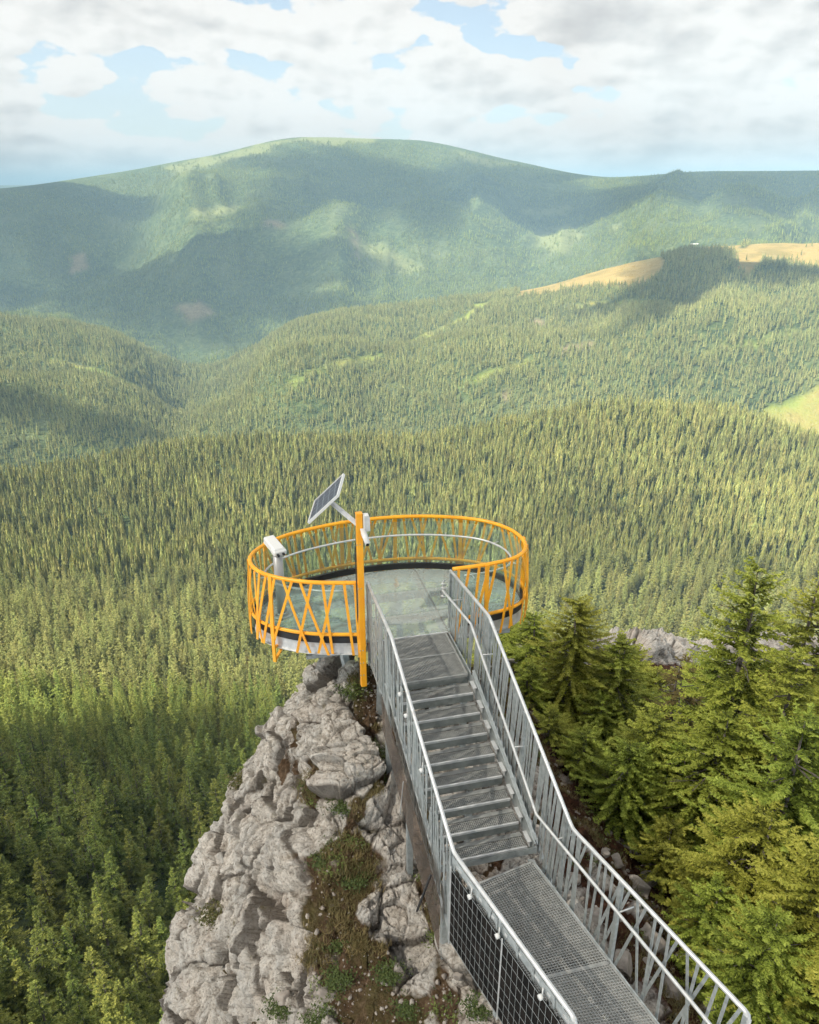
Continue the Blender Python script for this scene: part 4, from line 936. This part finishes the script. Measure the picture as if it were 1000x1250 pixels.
def leaves(name, centres, size, k, spread, m, label, cat, kind_='stuff'):
    r = np.random.RandomState(4); V = []; T = []
    for c in centres:
        s_ = size*r.uniform(.6, 1.3, k); o_ = r.randn(k, 3)*spread*np.array([1, 1, .35]); o_[:, 2] = np.abs(o_[:, 2])+.01; p = np.array(c)+o_
        u_ = r.randn(k, 3)*[1, 1, .35]; u_ /= np.linalg.norm(u_, axis=1, keepdims=True); w_ = np.cross(u_, r.randn(k, 3)*.35+[0, 0, 1]); w_ /= np.linalg.norm(w_, axis=1, keepdims=True)
        V.append(np.stack([p-u_*s_[:, None], p+w_*s_[:, None]*.45, p+u_*s_[:, None]], 1)); V.append(np.stack([p-u_*s_[:, None], p+u_*s_[:, None], p-w_*s_[:, None]*.45], 1))
        t_ = np.clip(r.uniform(0, .7)+r.uniform(-.1, .4, k), 0, 1); T += [t_, t_]
    V = np.concatenate(V).reshape(-1, 3); me_ = mesh_np(name, V, np.arange(len(V)).reshape(-1, 3), m, False, {'tint': ('FACE', np.concatenate(T))})
    o = bpy.data.objects.new(name, me_); C.objects.link(o); tagp(o, label, cat, kind=kind_); return o
pick = RS.choice(idx[fbm(Vd[idx]*1.7, 2, 91) > .12], 170)
leaves('low_herbs', Vd[pick], .022, 70, .08, M['herb'], 'low green herbs growing in the soil pockets', 'plants')
herbs = [(545, 1092), (398, 1052), (433, 1075), (415, 1195), (388, 1250), (475, 1190), (500, 1232), (428, 843), (585, 1232), (420, 985), (410, 1150), (262, 1118), (296, 955), (345, 1230)]
labs = ['leafy green plant by the upper right of the soil gully', 'green plant at the left rim of the gully below the round boulder', 'bright green plant in the middle of the gully', 'green shrub low in the gully near the loose stones', 'leafy shrub at the bottom edge of the picture on the soil',
        'green plant near the dark screens of the walkway', 'low green plant right of the bottom shrub', 'small green plant on the crag top under the orange post', 'leafy plant at the foot of the dark screens', 'green tuft just right of the round boulder', 'dark green plant in the middle of the lower gully',
        'olive tuft alone on the pale cliff face', 'olive tuft high on the left cliff edge', 'green tuft at the foot of the cliff face']
for (px, py), lb in zip(herbs, labs):
    h_, _n = craghit(px, py)
    if h_ is None: continue
    dst = (h_-Vector((0, 0, H))).length; me_o = leaves('leafy_shrub', [(0, 0, 0)], .022*dst/12, 600, .10*dst/12, M['herb'] if 'olive' not in lb else M['grass'], lb, 'plant', None); me_o.location = h_
# boulders and stones
def stone_mesh(seed, r_, sub_=3):
    import bmesh
    bm = bmesh.new(); bmesh.ops.create_icosphere(bm, subdivisions=sub_, radius=1.); V = np.array([v.co[:] for v in bm.verts]); rs = np.random.RandomState(seed)
    for _ in range(13):
        nrm = rs.randn(3); nrm /= np.linalg.norm(nrm); dcut = rs.uniform(.45, .85); dd_ = V@nrm; V -= np.clip(dd_-dcut, 0, None)[:, None]*nrm
    V *= (1+.06*fbm(V*3+seed, 3, seed))[:, None]; V *= np.array([1, rs.uniform(.65, .95), rs.uniform(.5, .8)])*r_
    for v, c in zip(bm.verts, V): v.co = c
    me_ = bpy.data.meshes.new('boulder'); bm.to_mesh(me_); bm.free(); me_.materials.append(M['stone']); return me_
bould = [(778, 1085, .34, 'large pale boulder seen between the lower railing bars'), (795, 1150, .38, 'biggest pale rock below the lower right railing'), (752, 1052, .2, 'angular pale rock near the bend of the railing'), (790, 1075, .22, 'pale rock right of the biggest one at the tree edge'), (738, 1042, .12, 'small pinkish rock beyond the railing bend'),
         (760, 1180, .26, 'grey rock deep under the lower railing'), (700, 1075, .16, 'pale stone behind the first upright of the lower railing'), (820, 1215, .28, 'mottled rock at the foot of the lower railing'), (845, 1190, .2, 'reddish rock by the lower rail end'), (725, 1120, .2, 'pale block under the inner handrail'),
         (518, 1022, .13, 'small grey stone in the gully right of the round boulder'), (560, 1190, .12, 'small pale stone beside the screens'), (395, 1215, .2, 'pale block at the lower end of the gully'), (345, 1220, .16, 'pale block on the lower cliff rim'), (862, 1235, .2, 'dark rock near the bottom right of the railing')]
for i, (px, py, r_, lb) in enumerate(bould):
    h_, _n = craghit(px, py)
    if h_ is None: continue
    o = bpy.data.objects.new('boulder', stone_mesh(i+3, r_)); C.objects.link(o); o.location = h_+Vector((0, 0, r_*.15)); o.rotation_euler = (random.uniform(-.3, .3), random.uniform(-.3, .3), random.uniform(0, 6)); tagp(o, lb, 'rock')
st_m = [stone_mesh(50+i, 1., 1) for i in range(4)]; SV = [np.array([v.co[:] for v in m_.vertices]) for m_ in st_m]; SF = [np.array([p.vertices[:] for p in m_.polygons]) for m_ in st_m]
pick = RS.choice(idx, 2600); V = []; Fq = []; off = 0
for q in pick:
    k = RS.randint(4); s_ = .012+.05*RS.rand()**3*(1.7 if cx_[q] > 620 else 1.); v_ = rotz(SV[k]*s_, RS.uniform(0, 6.28))+Vd[q]+RS.randn(3)*[.04, .04, 0]; V.append(v_); Fq.append(SF[k]+off); off += len(v_)
o = bpy.data.objects.new('scree', mesh_np('scree', np.concatenate(V), np.concatenate(Fq), M['stone'])); C.objects.link(o); tagp(o, 'loose pale stones strewn over the brown soil', 'stones', kind='stuff')
for m_ in st_m: bpy.data.meshes.remove(m_)
# far barn on the ridge meadow
g = ground(848, 299); bn = empty('barn', g, 'long white roofed barn on the crest of the golden meadow', 'barn')
b = MB(); g = Vector(g); b.bar(g+Vector((-21, 0, 2)), g+Vector((21, 0, 2)), 12, 5); b.build('wall', mat('barn_boards', (.35, .3, .25), .9), bn)
b = MB(); b.add([g+Vector(v) for v in ((-23, -7.5, 4.3), (23, -7.5, 4.3), (23, 0, 8), (-23, 0, 8), (-23, 7.5, 4.3), (23, 7.5, 4.3), (-23, -7.5, 4.6), (23, -7.5, 4.6), (23, 0, 8.4), (-23, 0, 8.4), (-23, 7.5, 4.6), (23, 7.5, 4.6))], [(0, 1, 2, 3), (3, 2, 5, 4), (6, 7, 8, 9), (9, 8, 11, 10), (0, 1, 7, 6), (4, 5, 11, 10), (0, 3, 9, 6), (3, 4, 10, 9), (1, 2, 8, 7), (2, 5, 11, 8)])
b.build('roof', mat('barn_sheet_roof', (.82, .82, .8), .5), bn)
# ================================================================= LIGHT, SKY, CLOUDS, HAZE, CAMERA
SUN_EL = math.radians(46); sh_ = Vector((-.86, -.51, 0)).normalized()
SUN = Vector((sh_.x*math.cos(SUN_EL), sh_.y*math.cos(SUN_EL), math.sin(SUN_EL)))
ld = bpy.data.lights.new('sun', 'SUN'); ld.energy = 5.0; ld.angle = math.radians(.5); ld.color = (1, .93, .80)
lo = bpy.data.objects.new('sun', ld); C.objects.link(lo); lo.location = (0, 0, 50); lo.rotation_euler = (-SUN).to_track_quat('-Z', 'Y').to_euler()
w = bpy.data.worlds.new('World'); SC.world = w; w.use_nodes = True; nt = w.node_tree; nt.nodes.clear()
sky = N(nt, 'ShaderNodeTexSky', sky_type='NISHITA', sun_disc=False); sky.sun_elevation = SUN_EL; sky.sun_rotation = math.atan2(SUN.x, SUN.y); sky.altitude = 1600; sky.dust_density = 1.2
tc = N(nt, 'ShaderNodeTexCoord'); sx = N(nt, 'ShaderNodeSeparateXYZ'); L(nt, tc.outputs['Generated'], sx.inputs[0])
def MT(op, a, b=None, c=None, clamp=False):
    m = N(nt, 'ShaderNodeMath', operation=op); m.use_clamp = clamp
    for i, v in enumerate((a, b, c)):
        if v is None: continue
        if isinstance(v, (int, float)): m.inputs[i].default_value = v
        else: L(nt, v, m.inputs[i])
    return m.outputs[0]
az = MT('ARCTAN2', sx.outputs[0], sx.outputs[1]); zz = sx.outputs[2]; el = MT('ARCSINE', zz)
# cumulus seen side-on near the horizon: stretch grows with height above it
def cloudcoord(dx, dz, sx_, sz_):
    cb = N(nt, 'ShaderNodeCombineXYZ'); e2 = MT('POWER', MT('ADD', MT('MAXIMUM', el, 0), .03), .75)
    L(nt, MT('MULTIPLY_ADD', az, sx_, dx), cb.inputs[0]); L(nt, MT('MULTIPLY_ADD', e2, sz_, dz), cb.inputs[2]); return cb.outputs[0]
def nz(co, sc, det, ro, dist=0.):
    n = N(nt, 'ShaderNodeTexNoise', Scale=sc, Detail=det, Roughness=ro, Distortion=dist); L(nt, co, n.inputs['Vector']); return n.outputs[0]
def vor(co_, sc):
    v = N(nt, 'ShaderNodeTexVoronoi', feature='SMOOTH_F1', Scale=sc, Smoothness=.35); L(nt, co_, v.inputs['Vector']); return v.outputs['Distance']
def dens_(co_):
    wp = N(nt, 'ShaderNodeTexNoise', Scale=22., Detail=3.); L(nt, co_, wp.inputs['Vector']); va = N(nt, 'ShaderNodeVectorMath', operation='MULTIPLY_ADD'); L(nt, wp.outputs['Color'], va.inputs[0]); va.inputs[1].default_value = (.03, .03, .03); L(nt, co_, va.inputs[2]); c2 = va.outputs[0]
    return MT('ADD', MT('ADD', nz(co_, 8., 8., .5), MT('MULTIPLY', vor(c2, 17.), -.16)), MT('ADD', MT('MULTIPLY', vor(c2, 42.), -.07), .075))
co = cloudcoord(1.37, .45, 1., 1.75); co_up = cloudcoord(1.37-.008, .45+.018, 1., 1.75)
d0 = dens_(co); d1 = dens_(co_up)
big_ = nz(cloudcoord(.2, 3.1, 1., 2.2), 3.4, 2., .5)
def blob(a0, e0, wa, we):
    u = MT('DIVIDE', MT('SUBTRACT', az, a0), wa); v = MT('DIVIDE', MT('SUBTRACT', el, e0), we)
    return MT('POWER', 2.718, MT('MULTIPLY', MT('ADD', MT('MULTIPLY', u, u), MT('MULTIPLY', v, v)), -1.))
R_ = math.radians
cov = MT('ADD', MT('MULTIPLY', d0, 1.), MT('MULTIPLY', big_, .35))
holes = [(R_(3.5), R_(8.6), R_(5.5), R_(1.7), -.19), (R_(-11), R_(7.6), R_(6.5), R_(.9), -.13), (R_(-17), R_(3.6), R_(5), R_(1.0), -.12), (R_(6), R_(4.3), R_(6), R_(.7), -.10), (R_(-27), R_(1.0), R_(9), R_(1.6), .10), (R_(8), R_(2.0), R_(30), R_(1.6), .09), (R_(17), R_(9.5), R_(10), R_(2.0), .12),
         (R_(-22), R_(10), R_(10), R_(2.4), .10), (R_(2), R_(7.2), R_(2.2), R_(.9), .11), (R_(-3), R_(5.6), R_(7.5), R_(1.0), .10), (R_(20), R_(4), R_(12), R_(3), .08), (R_(-25), R_(3.4), R_(6), R_(1.1), .10)]
for a0, e0, wa, we, g_ in holes: cov = MT('MULTIPLY_ADD', blob(a0, e0, wa, we), g_, cov)
mr = N(nt, 'ShaderNodeMapRange', interpolation_type='SMOOTHSTEP'); mr.inputs[1].default_value = .542; mr.inputs[2].default_value = .575; L(nt, cov, mr.inputs[0]); mask = mr.outputs[0]
# light from above: denser above = greyer
shade = MT('SUBTRACT', d0, d1); thick = MT('SUBTRACT', cov, .66)
grey = MT('ADD', MT('MULTIPLY_ADD', shade, 3.6, .88), MT('MULTIPLY', thick, -1.6), clamp=True)
hi = MT('MULTIPLY', MT('MAXIMUM', MT('SUBTRACT', el, R_(6.5)), 0), 2.2)
grey = MT('SUBTRACT', grey, MT('MINIMUM', hi, .25), clamp=True)
ccol = ramp(nt, grey, [(.05, (.275, .268, .262)), (.40, (.325, .318, .31)), (.62, (.375, .366, .352)), (.9, (.43, .418, .40))])
skym = mixc(nt, 1., sky.outputs[0], (.09, .085, .078), 'MULTIPLY')
hz = N(nt, 'ShaderNodeMapRange'); hz.inputs[1].default_value = R_(9); hz.inputs[2].default_value = 0; hz.inputs[3].default_value = .4; hz.inputs[4].default_value = .8; L(nt, el, hz.inputs[0])
skyc = mixc(nt, hz.outputs[0], skym, (.33, .355, .355))
blue = mixc(nt, mask, skyc, ccol)
bg = N(nt, 'ShaderNodeBackground'); L(nt, blue, bg.inputs[0]); bg.inputs[1].default_value = 1.0
wo = N(nt, 'ShaderNodeOutputWorld'); L(nt, bg.outputs[0], wo.inputs[0])
# clouds overhead whose shade falls on the land
def f_cloud(nt, b):
    b.inputs['Roughness'].default_value = 1.; b.inputs['Subsurface Weight'].default_value = 0.
M['cloud'] = mat('cloud_white', (.9, .9, .92), 1., build=f_cloud)
def veil(t):
    m = bpy.data.materials.new('thin_cloud'); m.use_nodes = True; q = m.node_tree; q.nodes.clear(); o = N(q, 'ShaderNodeOutputMaterial'); x = N(q, 'ShaderNodeMixShader'); x.inputs[0].default_value = 1-t
    a_ = N(q, 'ShaderNodeBsdfTransparent'); d_ = N(q, 'ShaderNodeBsdfDiffuse'); d_.inputs[0].default_value = (.9, .9, .92, 1); L(q, a_.outputs[0], x.inputs[1]); L(q, d_.outputs[0], x.inputs[2]); L(q, x.outputs[0], o.inputs[0]); return m
def softm(mx):
    m = veil(.5); m.name = 'soft_cloud'; q = m.node_tree; x = [n for n in q.nodes if n.type == 'MIX_SHADER'][0]; a_ = N(q, 'ShaderNodeAttribute'); a_.attribute_name = 'dens'; u = N(q, 'ShaderNodeMath', operation='MULTIPLY'); u.inputs[1].default_value = mx*.75
    L(q, a_.outputs['Fac'], u.inputs[0]); L(q, u.outputs[0], x.inputs[0]); return m
def cloud(outline, alt, thick_, seed, rough_=.30, gpts=None, cm_=None, soft=False):
    pts = [ground(*p) if not isinstance(p[0], str) else Vector(p[1:]) for p in outline]
    up = []
    for p in pts:
        t = (alt-p.z)/SUN.z; up.append((p.x+SUN.x*t, p.y+SUN.y*t))
    up = np.array(up); c = up.mean(0); n = 240
    seg_ = catmull(list(up)+[up[0]], 10); cs = np.concatenate([[0], np.cumsum(np.linalg.norm(np.diff(seg_, axis=0), axis=1))]); s_ = np.linspace(0, cs[-1], n+1)[:-1]
    rim = np.stack([np.interp(s_, cs, seg_[:, 0]), np.interp(s_, cs, seg_[:, 1])], 1); rad = np.linalg.norm(rim-c, axis=1).mean()
    nn_ = fbm(np.concatenate([rim/rad*3.2+seed, np.zeros((n, 1))], 1), 6, seed); rim = c+(rim-c)*((1.13 if soft else 1)*(1+rough_*2*nn_))[:, None]
    rings = [(1., 0), (.97, .12), (.92, .3), (.83, .55), (.68, .78), (.45, .93), (.2, 1.), (.85, -.03), (.6, -.06), (.25, -.08)]
    V = []; order_ = [9, 8, 7, 0, 1, 2, 3, 4, 5, 6]
    for k in order_:
        f_, h_ = rings[k]; q = c+(rim-c)*f_; z = alt+thick_*h_*(1+.35*fbm(np.concatenate([q/rad*3, np.full((n, 1), h_*2)], 1), 4, seed+3)); V.append(np.column_stack([q, z]))
    V = np.concatenate(V); R2_ = len(order_); i_ = np.arange(R2_-1)[:, None]*n+np.arange(n)[None]; j_ = np.arange(R2_-1)[:, None]*n+(np.arange(n)[None]+1) % n
    Fq_ = np.stack([i_, j_, j_+n, i_+n], -1).reshape(-1, 4); cen = [len(V), len(V)+1]; V = np.concatenate([V, [[*c, alt-thick_*.08], [*c, alt+thick_]]])
    tri = [[cen[0], (k+1) % n, k, k] for k in range(n)]+[[cen[1], (R2_-1)*n+k, (R2_-1)*n+(k+1) % n] for k in range(n)]
    me_ = bpy.data.meshes.new('cloud'); me_.from_pydata(V.tolist(), [], Fq_.tolist()+[t[:3] for t in tri]); me_.polygons.foreach_set('use_smooth', [True]*len(me_.polygons)); me_.materials.append(cm_ or M['cloud'])
    fr_ = np.concatenate([np.repeat([rings[k][0] for k in order_], n), [0, 0]]); nz_ = fbm(np.array([v.co[:] for v in me_.vertices])/rad*4+seed, 5, seed+9); dn = np.clip((1-fr_)/.34+.5*nz_*(fr_ > .5), 0, 1)
    if soft: at_ = me_.attributes.new('dens', 'FLOAT', 'POINT'); at_.data.foreach_set('value', dn.astype(np.float32))
    o = bpy.data.objects.new('cloud', me_); C.objects.link(o); tagp(o, kind='structure'); return o
HT = 1450.
CL = [([(-120, 232), (60, 231), (125, 236), (112, 262), (60, 285), (-120, 300)], 2300, 160),
      ([(262, 214), (330, 186), (415, 176), (560, 196), (680, 216), (770, 226), (790, 244), (700, 246), (600, 250), (560, 266), (520, 292), (460, 262), (390, 252), (345, 262), (300, 240)], 2500, 220),
      ([(-120, 340), (20, 338), (130, 330), (215, 312), (300, 282), (390, 286), (425, 318), (395, 368), (340, 400), (255, 432), (190, 415), (90, 388), (-120, 360)], 2300, 200),
      ([(800, 214), (1100, 210), (1100, 268), (985, 270), (900, 262), (830, 250), (770, 232)], 2300, 180),
      ([(795, 312), (880, 305), (905, 335), (1100, 330), (1100, 355), (960, 352), (880, 350), (860, 365), (800, 380), (750, 372), (770, 345)], 1500, 90),  # unseen cloud, added; its shade stands in for a block of dark forest
      ([(-120, 462), (30, 478), (120, 505), (205, 535), (190, 552), (110, 548), (20, 520), (-120, 512)], 1500, 80),
      ([(640, 640), (690, 615), (750, 625), (800, 640), (870, 670), (880, 700), (800, 690), (730, 690), (680, 720), (645, 690)], 1300, 45)]
for k, (o_, al, th_) in enumerate(CL): cloud(o_, al, th_, 5+k*3, cm_=veil(.82) if k == 6 else softm(.75 if k == 5 else .9), soft=True)
# the big cloud over the crag itself
for q_, dy in ((0, 0),):
    cloud([('w', -900-60*q_, -700, -150), ('w', 400, -700, -100), ('w', 420, 60, -60), ('w', 200, 170-30*q_, -150), ('w', 60, 300-40*q_, -300)]+[(330, 895+dy), (180, 930+dy), (60, 960+dy), (-120, 985+dy)]+[('w', -900, 100, -250)], 1350+140*q_, 120, 77+q_, .03, cm_=veil(.67))
cloud([('w', -45, -300, -120), ('w', 420, -300, -100), ('w', 430, 60, -60), ('w', 120, 130, -120), ('w', -25, 110, -120)], 1500, 90, 61, .03, cm_=veil(.67))  # second thin layer, added out of view to dim the sun on the crag
cloud([(40, 985), (120, 945), (230, 915), (330, 905), (320, 960), (270, 1010), (180, 1035), (80, 1040)], 1250, 20, 93, .1, cm_=softm(.95), soft=True)  # small unseen cloud, added only to darken the stand beside the crag
# haze
hz_m = bpy.data.materials.new('haze_air'); hz_m.use_nodes = True; n_ = hz_m.node_tree; n_.nodes.clear(); om = N(n_, 'ShaderNodeOutputMaterial'); pv = N(n_, 'ShaderNodeVolumePrincipled')
pv.inputs['Color'].default_value = (.43, .68, .87, 1); pv.inputs['Density'].default_value = 6.4e-5; pv.inputs['Anisotropy'].default_value = -.3; L(n_, pv.outputs[0], om.inputs['Volume'])
zt = float(Vt[:, 2].max())+30; zb = float(min(Vt[:, 2].min(), -400))-5
b = MB(); b.bar((-62500, 28000, (zt+zb)/2), (62500, 28000, (zt+zb)/2), 66500, zt-zb); hz_o = b.build('haze', hz_m); tagp(hz_o, kind='stuff'); hz_o['label'] = 'pale blue haze filling the valley air'; hz_o['category'] = 'haze'
print('HAZE', zb, zt, Vt[:, 0].min(), Vt[:, 0].max(), Vt[:, 1].min(), Vt[:, 1].max())
cam = bpy.data.cameras.new('camera'); co_ = bpy.data.objects.new('camera', cam); C.objects.link(co_); SC.camera = co_
cam.sensor_fit = 'HORIZONTAL'; cam.sensor_width = 36; cam.lens = 36*F/1000; cam.clip_start = .1; cam.clip_end = 200000
co_.location = (0, 0, H); co_.rotation_euler = (PI/2-TH, 0, 0)
SC.render.resolution_x = 819; SC.render.resolution_y = 1024
SC.view_settings.view_transform = 'Standard'; SC.view_settings.look = 'None'; SC.view_settings.exposure = 1.28; SC.view_settings.gamma = 1
SC.cycles.max_bounces = 5; SC.cycles.transparent_max_bounces = 24; SC.cycles.volume_bounces = 0; SC.cycles.volume_max_steps = 64
SC.cycles.diffuse_bounces = 2; SC.cycles.use_adaptive_sampling = True; SC.cycles.adaptive_threshold = .025; SC.cycles.adaptive_min_samples = 20; SC.cycles.use_denoising = True; SC.cycles.sample_clamp_indirect = 4
